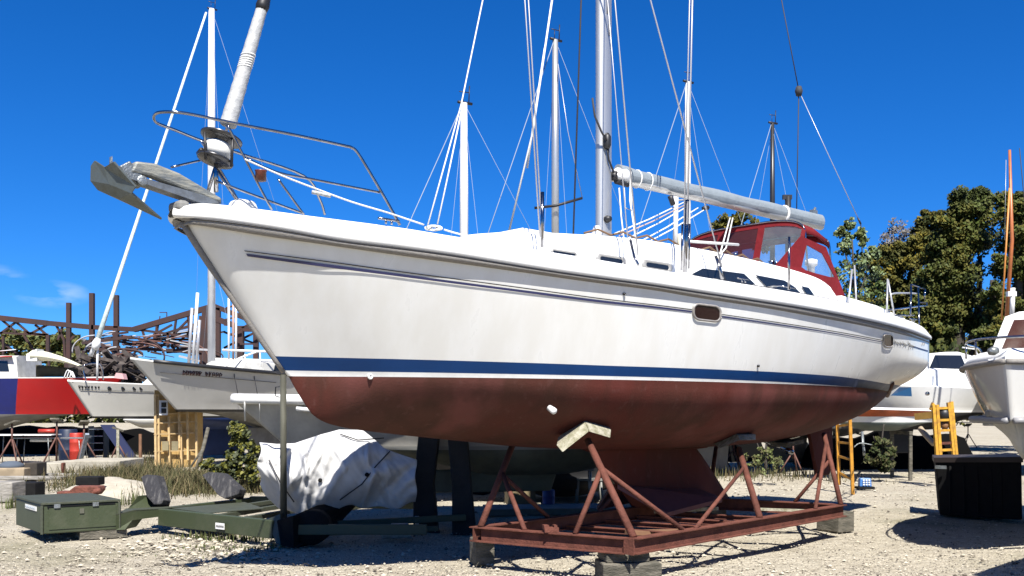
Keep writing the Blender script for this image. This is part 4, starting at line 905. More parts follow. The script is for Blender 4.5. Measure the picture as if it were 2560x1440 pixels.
for k in range(3): m_ = MB(); m_.tube(smooth([at(160+k*7, 945, 33.6), at(170+k*5, 925+k*2, 33.6), at(184+k*2, 945, 33.6)]), .02, 5); obj('rail', m_, whal, b8)
m_ = MB(); m_.tube([at(-5, 878, 33.6), at(40, 874, 33.6)], .015, 5); obj('rail', m_, whal, b8)
# ---- small white boat on the trailer
P = frame(-3.82, 13.7, R(13)); A9 = R(13)
b9 = thing('small_boat', (-1.5, 14, 0), 'small white open boat with a thick pale rim, standing above the crumpled tarp', 'small boat')
h, zs, sh = simple_hull(b9, P, 6.6, 2.1, (1.74, 1.70, 1.70), 1.06, .66, .75, (mat('cream_topside', (.50, .48, .43), .45, var=.5, vscale=2), mat('stripe_grey', (.3, .3, .28), .5), mat('green_grey_bottom', (.15, .16, .12), .7, var=.5), whdeck), stripe=.05, bow=2.0, fore=.45)
for sd in (1, -1): m_ = MB(); m_.tube([P(6.6*q, sd*(sh(q)+.03), zs(q)+.02) for q in [(i/24)**1.4 for i in range(25)]], .072, 10); obj('gunwale', m_, whitep, b9)
sf = lambda t: .9*sh(max(0, t-.1)/6.6)+.05
for x in (612, 649): m_ = MB(); m_.tube([onhull(P, x, 985, sf, A9, .1), onhull(P, x, 1010, sf, A9, .09), onhull(P, x+1, 1052, sf, A9, .0)], .014 if x == 612 else .007, 5); obj('lashing', m_, rope, b9)
m_ = MB(); m_.tube([onhull(P, 742, 1021, sf, A9, .06), onhull(P, 778, 1025, sf, A9, .06)], .035, 8); obj('fitting', m_, whitep, b9)
fin(b9, P, 2.2, 4.6, .75, .42, mat('green_grey_bottom', (.15, .16, .12)), 'keel')
# ---- tarp hung round the lower part of the small boat
random.seed(4); m_ = MB(); g = []
from mathutils import noise as NZ
NX, NZZ = 150, 80
topc = [(648, 1106), (690, 1110), (740, 1108), (800, 1086), (850, 1074), (905, 1075), (960, 1120), (1000, 1135), (1040, 1150)]
botc = [(650, 1212), (662, 1232), (680, 1250), (700, 1276), (760, 1282), (830, 1276), (880, 1264), (940, 1270), (1000, 1268), (1040, 1256)]
CR_ = [(random.uniform(0, .9), random.uniform(0, .5), 0, 0, random.uniform(.025, .07), random.uniform(.05, .13)) for _ in range(26)]
CR_ = [(a_, c_, a_+random.uniform(-.16, .10), c_+random.uniform(.25, .65), e_, f_) for a_, c_, _, _, e_, f_ in CR_]
for i in range(NX+1):
    q = i/NX; px = 648+392*q; yt = itp(topc, px); yb = itp(botc, px)+4*math.sin(q*31); col = []
    for j in range(NZZ+1):
        v = j/NZZ; py = yt+(yb-yt)*v
        fold = .19*NZ.noise(Vector((q*3.2+v*1.2, v*1.3, 1)))+.07*NZ.noise(Vector((q*9+v*3.5, v*1.6, 7)))+.018*NZ.noise(Vector((q*22-v*7, v*3.2, 9)))
        for (qa, va, qb, vb, am, wi) in CR_: 
            ux, uy = (qb-qa)*3, vb-va; ll_ = ux*ux+uy*uy; s_ = max(0, min(1, ((q-qa)*3*ux+(v-va)*uy)/ll_)); dd2 = math.hypot((q-qa)*3-ux*s_, v-va-uy*s_); fold -= am*max(0, 1-dd2/wi)*(1-.5*abs(2*s_-1))
        d = 12.55-.25*math.sin(v*3.0)+.15*q*q+fold-.15*v*(1-q)
        col.append(at(px+5*math.sin(v*9+q*20)*(1 if i in (0,) else .5), py, d))
    g.append(col)
m_.grid(g); tarp = obj('tarp', m_, mat('white_tarp', (.55, .55, .55), .6, var=.25, vscale=5, bump=.0), label='crumpled white tarp hanging below the small boat on the green trailer', cat='tarp', solid=.004)
def ontarp(px, py):
    q = (px-648)/392; i = max(0, min(NX, q*NX)); yt = itp(topc, px); yb = itp(botc, px); v = (py-yt)/(yb-yt); j = max(0, min(NZZ, v*NZZ))
    p = g[int(i)][int(j)]; return at(px, py, p.y-.04)
for k, pts in enumerate(([(975, 1128), (940, 1165), (905, 1210), (850, 1250), (760, 1240)][:4], [(850, 1085), (895, 1100), (960, 1095)], [(672, 1150), (700, 1205), (735, 1255)])):
    m_ = MB(); m_.tube([ontarp(*p) for p in pts], .008, 5); obj('lashing', m_, roped, tarp)
for px, py in ((800, 1200), (917, 1186)): m_ = MB(); m_.lathe(ontarp(px, py), [(.028, -.01), (.025, .0)], 8, (0, -1, .4)); obj('hole', m_, blackrub, tarp)
# ---- boats whose masts rise behind the big yacht
def mastboat(px, ytop, d, ang, Lh, beam, m, hm, lab, r=.08, sp=((.45, .6),), zs3=(2.3, 2.1, 2.1), zw=1.15, zb=.8, tmf=.4, boomL=3, head=True, back=True, jib=False):
    tm = Lh*tmf; X = (px-1280)/F*d; ox, oy = X-math.cos(ang)*tm, d-math.sin(ang)*tm
    P = frame(ox, oy, ang); c = P(Lh*.5, 0, 0)
    bo = thing('sailboat', c, lab, 'sailboat', 'sailboats standing ashore')
    h, zs, sh = simple_hull(bo, P, Lh, beam, zs3, zw, zb, .9, hm, bow=1.9)
    cabin_(bo, P, Lh*.3, Lh*.7, beam*.28, zs3[1], .35, whdeck, win=((Lh*.4, Lh*.5), (Lh*.54, Lh*.62)))
    sailrig(bo, P, tm, zs3[1]+.3, at(px, ytop, d).z, r, m, Lh, beam, zs, sp=sp, boomL=boomL, head=head, back=back, jib=jib)
    fin(bo, P, Lh*.36, Lh*.58, zb+.1, .12, hm[2])
    for q, sd in ((.25, 1), (.25, -1), (.75, 1), (.75, -1)):
        e = P(Lh*q, sd*beam*.33, 0); stand(e.x, e.y, zb+.12, random.random()*3, f'rusty jack stand under the {lab.split(",")[0]}'[:95])
    return bo, P
wh_set = (mat('white_topside', (.62, .62, .60), .4, var=.3), bluep, greybot, whdeck)
b10, P10 = mastboat(1160, 258, 20.5, R(38), 7.5, 2.5, whal, wh_set, 'white sailboat with a plain white mast, first behind the yacht foredeck', r=.088, sp=((.05, .95),), zs3=(2.1, 1.95, 1.95), zw=1.15, zb=.85, head=True)
b11, P11 = mastboat(1388, 100, 22.5, R(42), 8.5, 2.8, alu, (greyhull, blackstr, blackbot, whdeck), 'grey sailboat with a slim crosstree mast, just left of the main mast', r=.085, sp=((.12, .55),), jib=False)
b12, P12 = mastboat(1719, 205, 24, R(40), 8.5, 2.8, whal, (greyhull, bluep, greybot, whdeck), 'white masted sailboat behind the boom, right of the main mast', r=.075, sp=((.6, .5),), zs3=(2.3, 2.15, 2.15))
b13, P13 = mastboat(1931, 308, 28, R(35), 8, 2.7, blackspar, wh_set, 'sailboat with a black mast behind the red spray hood', r=.07, sp=(), zs3=(2.3, 2.2, 2.2))
for p, par in ((((1383, -20), (1332, 330), (1271, 585)), b11), (((1362, 120), (1335, 300), (1318, 420)), b11)):
    m_ = MB(); m_.tube([at(*q, 21.5) for q in p], .022, 6); obj('stay', m_, rope, par)
m_ = MB(); m_.tube([at(1336, 520, 22.3), at(1390, 514, 22.3), at(1456, 495, 22.3)], .03, 6); obj('crosstree', m_, dark, b11)
m_ = MB(); m_.tube([at(1395, 160, 22.3), at(1420, 330, 22.2), at(1456, 495, 22.3)], .010, 4); obj('stay', m_, wire, b11)
m_ = MB(); m_.tube([at(1970, 492, 27.5), at(1971, 700, 27.5)], .085, 8); m_.box(at(1968, 493, 27.5), (.25, .1, .12)); obj('mizzen_mast', m_, blackspar, b13)
m_ = MB(); m_.tube([at(1952, -10, 30), at(1997, 226, 30)], .016, 5); m_.tube([at(1997, 232, 30), at(1991, 560, 30)], .016, 5); m_.lathe(at(1997, 228, 30), [(.08, -.14), (.12, 0), (.08, .14)], 10); obj('topping_lift', m_, roped, b13)
m_ = MB(); m_.tube([at(2003, 240, 30), at(2070, 385, 30), at(2145, 545, 30)], .012, 5); obj('stay', m_, wire, b13)
m_ = MB(); m_.tube([at(2145, 545, 30), at(2152, 560, 30)], .03, 5); m_.tube([at(2152, 560, 30), at(2160, 720, 30)], .02, 5); obj('stay_foot', m_, dark, b13)
# boat gear visible right above the coach roof: lowered white spars
for i, (x0, y0, x1, y1) in enumerate(((1690, 470, 1688, 640), (1700, 585, 1702, 650), (1650, 610, 1652, 650))): m_ = MB(); m_.tube([at(x0, y0, 23.5), at(x1, y1, 23.5)], .06, 8); obj('spar', m_, whal if i != 1 else mat('cream_spar', (.6, .55, .42), .5), b12)
# ---- orange-masted boat at the far right
P = frame(10.5, 22.5, R(40))
b14 = thing('sailboat', P(3, 0, 0), 'wooden sailboat with orange brown varnished mast at the right edge', 'sailboat', 'sailboats standing ashore')
h, zs, sh = simple_hull(b14, P, 8, 2.6, (2.3, 2.15, 2.15), 1.3, .9, .8, wh_set)
m_ = MB(); m_.tube([at(2516, 800, 22), at(2530, 600, 22), at(2524, 375, 22)], [.045, .042, .03], 8); obj('mast', m_, mat('varnish_orange', (.42, .13, .035), .4, var=.5, vscale=4), b14)
m_ = MB(); m_.tube([at(2504, 800, 21.9), at(2524, 470, 21.9)], .02, 6); obj('boom', m_, mat('orange_spar', (.55, .22, .04), .5), b14)
m_ = MB(); m_.tube([at(2549, 370, 22), at(2566, 560, 22)], .010, 5); obj('stay', m_, roped, b14)
m_ = MB(); m_.tube([at(2515, 400, 22), at(2512, 600, 22)], .006, 4); obj('stay', m_, wire, b14)
m_ = MB(); m_.tube([at(2532, 720, 21), at(2530, 790, 21)], .05, 8); m_.box(at(2528, 735, 21), (.18, .1, .1)); obj('vent', m_, whitep, b14)
fin(b14, P, 3, 5, .95, .1, greybot)
# ---- near motor boat at the right edge
P = frame(5.14, 10.42, R(46)); A15 = R(46)
b15 = thing('motorboat', P(3, 0, 0), 'white motor boat with a grey rubbing strake, bow pointing left at the right edge', 'motorboat')
gl2 = mat('glossy_white', (.66, .66, .64), .12, var=.4, vscale=2, col2=(.55, .55, .53), coat=.6)
h, zs, sh = simple_hull(b15, P, 6.2, 2.5, (2.13, 2.11, 2.11), 1.49, 1.07, .16, (gl2, gl2, mat('dull_white', (.5, .5, .47), .5, var=.4), deckm), stripe=.02, bow=2.6, fore=.05, chine=True)
for sd in (1, -1):
    m_ = MB(); m_.tube([P(6.2*q+.16*(1-q), sd*(sh(q)*.9+.035), 1.49+.02*q) for q in [(i/24)**1.4 for i in range(25)]], .035, 8); obj('strake', m_, mat('grey_strake', (.25, .25, .26), .5), b15)
    m_ = MB(); m_.tube([P(6.2*q, sd*(sh(q)+.01), zs(q)-.02) for q in [(i/24)**1.4 for i in range(25)]], .03, 8); obj('rub_rail', m_, railm, b15)
    m_ = MB(); m_.grid([[P(6.2*q+.02, sd*(sh(q)+.005), zs(q)), P(6.2*q+.1, sd*max(0, sh(q)-.06), zs(q)+.12)] for q in [(i/24)**1.4 for i in range(25)]]); obj('gunwale', m_, deckm, b15, solid=.02)
m_ = MB(); m_.tube(smooth([P(2.2, .95, 2.22), P(2.0, .95, 2.37), P(1.0, .75, 2.37), P(.3, .4, 2.37), P(.1, 0, 2.37), P(.3, -.4, 2.37), P(1.0, -.75, 2.37), P(2.0, -.95, 2.37), P(2.2, -.95, 2.22)]), .014, 6)
for t, b in ((.3, .4), (1, .75), (.3, -.4), (1, -.75)): m_.tube([P(t, b, 2.37), P(t, b, 2.2)], .011, 6)
obj('bow_rail', m_, steel, b15)
m_ = MB(); secs = []
for t, zt, w_ in ((1.4, 2.25, .66), (1.75, 2.78, .58), (3.9, 2.81, .58), (4.2, 2.2, .66)): secs.append([P(t, w_, 2.16), P(t, w_*.97, zt-.05), P(t, w_*.7, zt), P(t, -w_*.7, zt), P(t, -w_*.97, zt-.05), P(t, -w_, 2.16)])
m_.grid(secs, smooth=False); cb15 = obj('cabin', m_, deckm, b15)
m_ = MB(); m_.prism([P(1.46, -.5, 2.33), P(1.46, .5, 2.33), P(1.70, .44, 2.68), P(1.70, -.44, 2.68)], P(-.02, 0, .0)-P(0, 0, 0)); obj('windscreen', m_, mat('brown_glass', (.06, .022, .012), .08, spec=.8), cb15)
m_ = MB(); m_.prism([P(1.68, .655, 2.33), P(3.7, .655, 2.33), P(3.7, .61, 2.68), P(1.85, .61, 2.68)], P(0, .012, 0)-P(0, 0, 0)); obj('window', m_, glassd, cb15)
m_ = MB(); m_.prism([P(1.68, -.655, 2.33), P(3.7, -.655, 2.33), P(3.7, -.61, 2.68), P(1.85, -.61, 2.68)], P(0, -.012, 0)-P(0, 0, 0)); obj('window', m_, glassd, cb15)
m_ = MB(); m_.lathe(P(.1, -.15, 2.23), [(.035, -.05), (.05, 0), (.03, .05)], 10, (1, 0, .2)); obj('anchor_winch', m_, galv, b15)
m_ = MB(); m_.box(P(3, .0, 2.88), (.4, .3, .1), rz=.8); m_.tube([P(3.3, .2, 2.8), P(3.4, .2, 3.25)], .015, 6); obj('radio_mast', m_, whal, cb15)
for t, b in ((2.6, .3), (3.8, .0), (5.0, .0)): m_ = MB(); q = P(t, b, .50); m_.box(q, (.35, .9, 1.0), rz=A15); tag(obj('keel_block', m_, blackbot), f'stacked timber block {["nearest the bow", "in the middle", "nearest the stern"][int((t-2.6)/1.1)]} under the white motor boat at right', 'timber block', 'timber blocks under the motor boat')
m_ = MB(); a, c = gnd(2345, 1290), gnd(2550, 1275); 
ch = thing('storage_chest', gnd(2440, 1285), 'black storage chest beneath the white motor boat at right', 'chest'); mb = MB(); mb.prism([at(2338, 1150, 15.1), at(2554, 1150, 14.0), at(2556, 1300, 14.0), at(2350, 1288, 15.1)], (.35, .9, 0)); obj('body', mb, blackrub, ch, bevel=.02)
m_ = MB(); m_.prism([at(2335, 1144, 15.1), at(2558, 1142, 13.95), at(2558, 1156, 13.95), at(2335, 1156, 15.1)], (.37, .95, 0)); obj('lid', m_, mat('chest_lid', (.03, .022, .02), .5), ch)
for q_ in (2375, 2410, 2445, 2480, 2505): m_ = MB(); dd_ = 15.1-.9*(q_-2338)/182; m_.beam(at(q_, 1165, dd_-.02), at(q_+2, 1285, dd_-.02), .03, .02); obj('rib', m_, blackrub, ch)
m_ = MB(); m_.box(at(2352, 1168, 14.95), (.16, .02, .05), rz=-.7); obj('latch', m_, galv, ch); m_ = MB(); m_.box(at(2462, 1166, 14.5), (.14, .02, .04), rz=-.7); obj('latch', m_, galv, ch)
# ---- cabin cruiser behind the stern
P = frame(7.2, 25.5, R(7)); A16 = R(7)
b16 = thing('cabin_cruiser', P(2.5, 0, 0), 'white cabin cruiser with black bottom behind the stern of the big yacht', 'cabin cruiser')
h, zs, sh = simple_hull(b16, P, 5.0, 2.3, (2.25, 2.2, 2.12), 1.55, 1.1, .9, (gl2, whitep, blackbot, deckm), stripe=.05, fore=.35, trans=.9)
m_ = MB(); secs = []
for t, zt, w_ in ((1.6, 2.15, .9), (2.2, 2.5, .95), (3.3, 2.66, .98), (4.6, 2.62, 1.0), (4.95, 2.3, 1.0)): secs.append([P(t, w_+.02, 2.13), P(t, w_, zt-.05), P(t, w_*.8, zt), P(t, -w_*.8, zt), P(t, -w_, zt-.05), P(t, -w_-.02, 2.13)])
m_.grid(secs, smooth=False); cc = obj('cabin', m_, deckm, b16)
m_ = MB(); secs = []
for t, zt, w_ in ((3.05, 2.64, .7), (3.35, 3.05, .62), (4.1, 3.12, .6), (4.55, 3.0, .62), (4.6, 2.6, .7)): secs.append([P(t, w_, 2.6), P(t, w_*.95, zt-.03), P(t, 0, zt), P(t, -w_*.95, zt-.03), P(t, -w_, 2.6)])
m_.grid(secs, smooth=False); hood = obj('wheelhouse', m_, deckm, b16)
m_ = MB(); m_.prism([P(3.25, .71, 2.66), P(4.25, .71, 2.66), P(4.15, .62, 3.0), P(3.45, .62, 3.0)], P(0, .015, 0)-P(0, 0, 0)); obj('window', m_, glassd, hood)
m_ = MB(); m_.tube([P(4.6, .8, 2.6), P(4.5, .7, 3.15), P(4.2, .6, 3.2)], .02, 6); obj('rail', m_, whal, b16)
q = at(2255, 980, 24.4); m_ = MB(); m_.prism([at(2226, 989, 24.35), at(2279, 991, 24.3), at(2277, 968, 24.3), at(2248, 968, 24.3)], (0, -.02, 0)); obj('window', m_, mat('blue_glass', (.012, .05, .12), .1), b16)
m_ = MB(); m_.lathe(at(2318, 984, 24.2), [(.05, -.02), (.05, .03)], 10, (0, -1, 0)); obj('through_hull', m_, steel, b16)
m_ = MB(); m_.box(P(5.05, .3, 1.75), (.35, .5, .12), rz=A16); m_.box(P(5.15, .3, 1.45), (.25, .3, .5), rz=A16); obj('outboard', m_, whitep, b16, bevel=.03)
fin(b16, P, 2.2, 3.2, 1.15, .5, blackbot, 'skeg')
P = frame(6.6, 23.2, R(5)); b17 = thing('small_boat', P(2, 0, 0), 'low white dinghy with an orange red stripe in front of the cabin cruiser', 'small boat')
h, zs, sh = simple_hull(b17, P, 3.15, 1.6, (1.66, 1.62, 1.58), 1.33, 1.12, .5, (mat('orange_red', (.50, .10, .025), .5, var=.5, vscale=4), whitep, mat('sea_green_grey', (.14, .17, .15), .6, var=.4), deckm), stripe=.13, fore=.4, trans=.85)
for q in (.2, .8):
    e = P(3.15*q, 0, 0); m_ = MB(); m_.beam(e+Vector((0, -.6, 1.08)), e+Vector((0, .6, 1.08)), .08, .08); m_.beam(e+Vector((0, -.55, 0)), e+Vector((0, -.55, 1.08)), .07, .07); m_.beam(e+Vector((0, .55, 0)), e+Vector((0, .55, 1.08)), .07, .07)
    tag(obj('trestle', m_, timber), f'dark timber trestle under the {"bow" if q < .5 else "stern"} of the orange striped dinghy', 'trestle', 'trestles under the dinghy')
m_ = MB(); m_.tube([at(2155, 1080, 21), at(2160, 1130, 20.8), gnd(2163, 1158)], .03, 6); m_.tube(smooth([at(2135, 1118, 20.8), at(2150, 1108, 20.8), at(2180, 1112, 20.8)]), .012, 5); obj('bent_pole', m_, galv, label='pale bent pole standing by the orange striped dinghy', cat='pole')
stand(*gnd(2246, 1142).xy, 1.0, .5, 'pale jack stand with splayed legs below the dinghy near the yellow frame'); stand(*gnd(2420, 1120).xy, 1.0, 1.5, 'jack stand half hidden between the cabin cruiser and the near motor boat')
# standing props for the boats at left
for px, py, h_, lab in ((142, 1158, 1.05, 'brown jack stand right of the folding table under the red hull'), (30, 1160, 1.0, 'dark jack stand at the far left under the blue part of the hull'), (210, 1160, 1.0, 'pale jack stand beside the red plastic drum')):
    c = gnd(px, py); stand(c.x, c.y, h_*1.25, px*.1, lab)
c = gnd(295, 1170); stand(c.x, c.y, 1.1, .3, 'silver jack stand with a bare post in the open, left of the wooden shed')
# ================================================================ GREEN TRAILER
tr = thing('boat_trailer', (-4, 12.8, 0), 'olive green low boat trailer with a box at its left end', 'boat trailer')
a, b_, c = Vector((-5.68, 12.1, 0)), Vector((-4.95, 12.6, 0)), Vector((-6.5, 13.1, 0)); d_ = b_+c-a
def vz(v, z): return Vector((v.x, v.y, z))
m_ = MB(); m_.prism([vz(a, .10), vz(b_, .10), vz(d_, .10), vz(c, .10)], (0, 0, .35)); bx = obj('tool_box', m_, green, tr, bevel=.015)
m_ = MB(); o = .015
e1 = (b_-a).normalized(); e2 = (c-a).normalized()
m_.prism([vz(a-e1*o-e2*o, .452), vz(b_+e1*o-e2*o, .452), vz(d_+e1*o+e2*o, .452), vz(c-e1*o+e2*o, .452)], (0, 0, .03)); obj('lid', m_, greenw, bx, bevel=.006)
n1 = Vector((e1.y, -e1.x, 0)); n2 = -e1
m_ = MB(); m_.prism([vz(a+e1*.07+n1*.004, .15), vz(b_-e1*.04+n1*.004, .15), vz(b_-e1*.04+n1*.004, .415), vz(a+e1*.07+n1*.004, .415)], n1*.006); obj('panel', m_, green, bx)
m_ = MB(); m_.beam(vz(a+e1*.05+n1*.012, .428), vz(b_-e1*.05+n1*.012, .432), .012, .012); obj('seam', m_, blackrub, bx)
m_ = MB(); m_.prism([vz(a+e2*.25-e1*.004, .36), vz(a+e2*.78-e1*.004, .36), vz(a+e2*.78-e1*.004, .415), vz(a+e2*.25-e1*.004, .415)], -e1*.006); pl = obj('sticker', m_, whitep, bx)
for q_ in (.18, .68): m_ = MB(); m_.box(vz(a.lerp(b_, q_)+n1*.02, .435), (.07, .012, .05), rz=math.atan2(e1.y, e1.x)); obj('hinge', m_, galv, bx)
m_ = MB(); m_.box(vz(a.lerp(b_, .5)+n1*.016, .36), (.05, .014, .06), rz=math.atan2(e1.y, e1.x)); obj('latch', m_, mat('worn_latch', (.12, .12, .09), .6, .3), bx)
m_ = MB(); m_.beam(vz(a-e1*.006-e2*.006, .10), vz(a-e1*.006-e2*.006, .45), .03, .03); obj('corner_trim', m_, greenw, bx); m_ = MB(); m_.beam(vz(b_+e1*.004-e2*.006, .10), vz(b_+e1*.004-e2*.006, .45), .025, .025); obj('corner_trim', m_, greenw, bx)
m_ = MB()
for k in range(6): p_ = a+e2*(.32+k*.075)-e1*.014; m_.tube([vz(p_, .375), vz(p_+e2*.02, .40), vz(p_+e2*.04, .38)], .004, 4)
obj('lettering', m_, mat('pale_blue_ink', (.3, .36, .42), .6), pl)
def rail(p, q, wd=.09, ht=.215, m=green, nm='rail'): m_ = MB(); m_.beam(p, q, wd, ht); return obj(nm, m_, m, tr, bevel=.008)
r0, r1 = Vector((-4.60, 13.1, .205)), Vector((-2.78, 11.72, .205))
fr = rail(r0, r1); 
m_ = MB(); q0 = Vector((-4.97, 12.55, 0)); 
m_.prism([vz(q0, .10), vz(q0+Vector((.10, .03, 0)), .10), vz(q0.lerp(r0, .35), .20), vz(r0, .21), vz(r0, .30), vz(q0.lerp(r0, .35), .31), vz(q0, .28)], (.03, .3, 0)); obj('tongue', m_, green, tr)
m_ = MB(); m_.prism([vz(q0, .285), vz(q0.lerp(r0, .4), .318), vz(r0, .305), vz(r0+Vector((.3, .5, 0)), .30), vz(q0+Vector((-.1, .6, 0)), .30)], (0, 0, .012)); obj('tongue_plate', m_, greenw, tr)
m_ = MB(); s_ = vz((a+b_)/2, .05)+Vector((.12, .3, 0)); m_.box((s_.x, s_.y, .05), (.55, .35, .10), rz=.55); tag(obj('timber_block', m_, timber), 'low timber packing under the green trailer box', 'timber block')
f0_, f1_ = Vector((-3.9, 14.9, .24)), Vector((-1.1, 14.6, .24)); rail(r0+Vector((-.1, .5, .02)), f0_, .08, .12); rail(f0_, f1_, .09, .16)
for q in (.22, .45, .68, .92): rail(r0.lerp(r1, q)+Vector((0, .04, .05)), f0_.lerp(f1_, q*.8)+Vector((0, -.05, .03)), .07, .06, greenw, 'crossbar')
m_ = MB(); m_.prism([r0+Vector((.1, .15, .09)), r0.lerp(r1, .42)+Vector((0, .1, .09)), Vector((-3.3, 13.3, .29)), Vector((-3.8, 14.2, .29))], (0, 0, .01)); obj('deck_plate', m_, greenw, tr)
rail(r1+Vector((.03, 0, 0)), Vector((-1.0, 10.85, .20))+Vector((0, .9, 0)), .07, .12)
rail(Vector((-2.6, 12.3, .18)), Vector((-.6, 12.9, .22)), .07, .08); rail(Vector((-2.4, 12.0, .12)), Vector((-.9, 12.2, .16)), .05, .06)
m_ = MB(); m_.prism([r0.lerp(r1, .56)+Vector((-.05, -.068, -.055)), r0.lerp(r1, .635)+Vector((-.05, -.068, -.055)), r0.lerp(r1, .635)+Vector((-.05, -.068, .02)), r0.lerp(r1, .56)+Vector((-.05, -.068, .02))], (-.004, -.006, 0)); pl = obj('sticker', m_, whitep, fr)
m_ = MB()
for k in range(6): p_ = r0.lerp(r1, .568+k*.011)+Vector((-.055, -.078, -.03)); m_.tube([p_, p_+Vector((.008, -.006, .025)), p_+Vector((.016, -.012, .0))], .003, 4)
obj('lettering', m_, blackl, pl)
m_ = MB(); m_.prism([at(690, 1300, 11.7), at(730, 1290, 11.6), at(790, 1262, 12.2), at(862, 1268, 12.6), at(830, 1300, 12.3), at(790, 1345, 11.8), at(735, 1372, 11.6), at(700, 1365, 11.6)], (.12, .35, 0)); obj('mudguard', m_, blackrub, tr, bevel=.02)
m_ = MB(); m_.prism([at(668, 1298, 11.75), at(700, 1285, 11.7), at(706, 1362, 11.65), at(690, 1358, 11.65)], (.03, .1, 0)); obj('hinge_plate', m_, mat('olive_dark', (.03, .035, .025), .4), tr)
m_ = MB(); m_.tube([(-2.35, 11.7, .22), (-2.35, 12.0, .22)], .2, 20); obj('wheel', m_, blackrub, tr)
m_ = MB(); m_.tube([at(709, 1300, 11.82), at(708, 936, 11.72)], [.040, .036], 10); gp = obj('guide_post', m_, mat('greenish_post', (.075, .075, .055), .75, var=.7, vscale=8, col2=(.03, .03, .02), stretch=(1, 1, .3)), tr)
m_ = MB(); m_.tube([at(699, 966, 11.72), at(689, 968, 11.72), at(688, 990, 11.72), at(699, 993, 11.72)], .008, 6); obj('handle', m_, dark, gp)
m_ = MB(); m_.tube([at(640, 928, 11.8), at(690, 932, 11.72), at(716, 936, 11.72)], .014, 6); m_.box(at(703, 931, 11.72), (.1, .06, .04)); obj('clamp', m_, dark, gp)
for pts, lab in (([(352, 1192), (366, 1186), (392, 1188), (409, 1250), (402, 1261), (384, 1262), (366, 1240)], 'a'), ([(504, 1187), (520, 1180), (556, 1182), (600, 1222), (596, 1236), (562, 1247), (545, 1238)], 'b')):
    m_ = MB(); dd = 13.3 if lab == 'a' else 14.0; m_.prism([at(x, y, dd+(.25 if y < 1200 else 0)) for x, y in pts], (.05, .16, -.03)); obj('bunk_pad', m_, mat('worn_grey_carpet', (.026, .026, .031), .95, var=.9, vscale=7, col2=(.15, .145, .14), bump=.8, bscale=50, stretch=(3, 1, .5), vlo=.5, vhi=.75), tr, bevel=.012)
    m_ = MB(); m_.prism([at(pts[3][0]-40, pts[3][1]-8, dd+.15), at(pts[3][0]+2, pts[3][1]+6, dd+.12), at(pts[3][0]-4, pts[3][1]+28, dd+.12), at(pts[3][0]-38, pts[3][1]+14, dd+.15)], (.03, .15, 0)); obj('pad_bracket', m_, blackrub, tr)
m_ = MB(); m_.prism([at(345, 1240, 13.3), at(372, 1238, 13.5), at(378, 1268, 13.4), at(320, 1272, 13.1)], (.02, .1, 0)); obj('gusset', m_, green, tr)
# two heavy black supports behind
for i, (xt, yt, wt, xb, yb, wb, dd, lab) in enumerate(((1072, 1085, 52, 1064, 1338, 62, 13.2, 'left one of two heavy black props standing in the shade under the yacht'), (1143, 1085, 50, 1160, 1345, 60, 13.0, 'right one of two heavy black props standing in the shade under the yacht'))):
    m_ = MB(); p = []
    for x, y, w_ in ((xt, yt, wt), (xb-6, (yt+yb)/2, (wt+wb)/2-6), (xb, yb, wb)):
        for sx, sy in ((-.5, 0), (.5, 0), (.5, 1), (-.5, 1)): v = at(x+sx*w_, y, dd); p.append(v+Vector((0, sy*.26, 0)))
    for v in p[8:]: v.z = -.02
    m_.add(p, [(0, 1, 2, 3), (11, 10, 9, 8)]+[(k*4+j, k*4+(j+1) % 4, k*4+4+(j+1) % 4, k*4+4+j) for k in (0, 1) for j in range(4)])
    o = obj('prop_post', m_, mat('shade_black_timber', (.012, .012, .012), .8, var=.4, bump=.3), label=lab, cat='prop', group='heavy black props', bevel=.02)  # near-black colour puts the yacht's shade into the props
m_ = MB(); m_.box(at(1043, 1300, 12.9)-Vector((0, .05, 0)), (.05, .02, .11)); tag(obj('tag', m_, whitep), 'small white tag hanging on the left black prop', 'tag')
m_ = MB(); cx = gnd(990, 1352); m_.box((cx.x, cx.y, .10), (.36, .12, .13), rz=.15); m_.box((cx.x+.05, cx.y-.01, .19), (.22, .10, .05), rz=.15); tag(obj('winch_box', m_, galv, bevel=.015), 'small grey metal winch box on the ground under the yacht bow', 'winch')
# ================================================================ THINGS IN THE SHADE UNDER THE YACHT
def box_thing(name, px, py, dim, rz, m, lab, cat, z=0, bevel=.01):
    c = gnd(px, py, z); mb_ = MB(); mb_.box((c.x, c.y+dim[1]/2, z+dim[2]/2), dim, rz=rz); o = obj(name, mb_, m, label=lab, cat=cat, bevel=bevel); return o
def drum(px, py, r, h, m, lab, cat='drum'):
    c = gnd(px, py); mb_ = MB(); mb_.lathe((c.x, c.y+r, 0), [(r*.95, 0), (r, .03), (r, h*.32), (r*1.03, h*.34), (r, h*.36), (r, h*.64), (r*1.03, h*.66), (r, h*.68), (r, h-.03), (r*.93, h)], 24); return obj('drum', mb_, m, label=lab, cat=cat)
drum(1372, 1277, .10, .33, bluepl, 'small blue plastic drum in the shade inside the left end of the cradle')
def table(px, py, w_, dpt, h_, m, lab, ltop=None, cat='table'):
    c = gnd(px, py); t_ = thing('table', c, lab, cat); mb_ = MB(); mb_.box((c.x, c.y+dpt/2, h_), (w_, dpt, .035)); obj('table_top', mb_, m, t_, bevel=.005)
    for sx in (-.45, .45):
        for sy in (.1, .9): mb_ = MB(); mb_.tube([(c.x+sx*w_, c.y+sy*dpt, 0), (c.x+sx*w_*.95, c.y+sy*dpt, h_)], .015, 6); obj('leg', mb_, galv, t_)
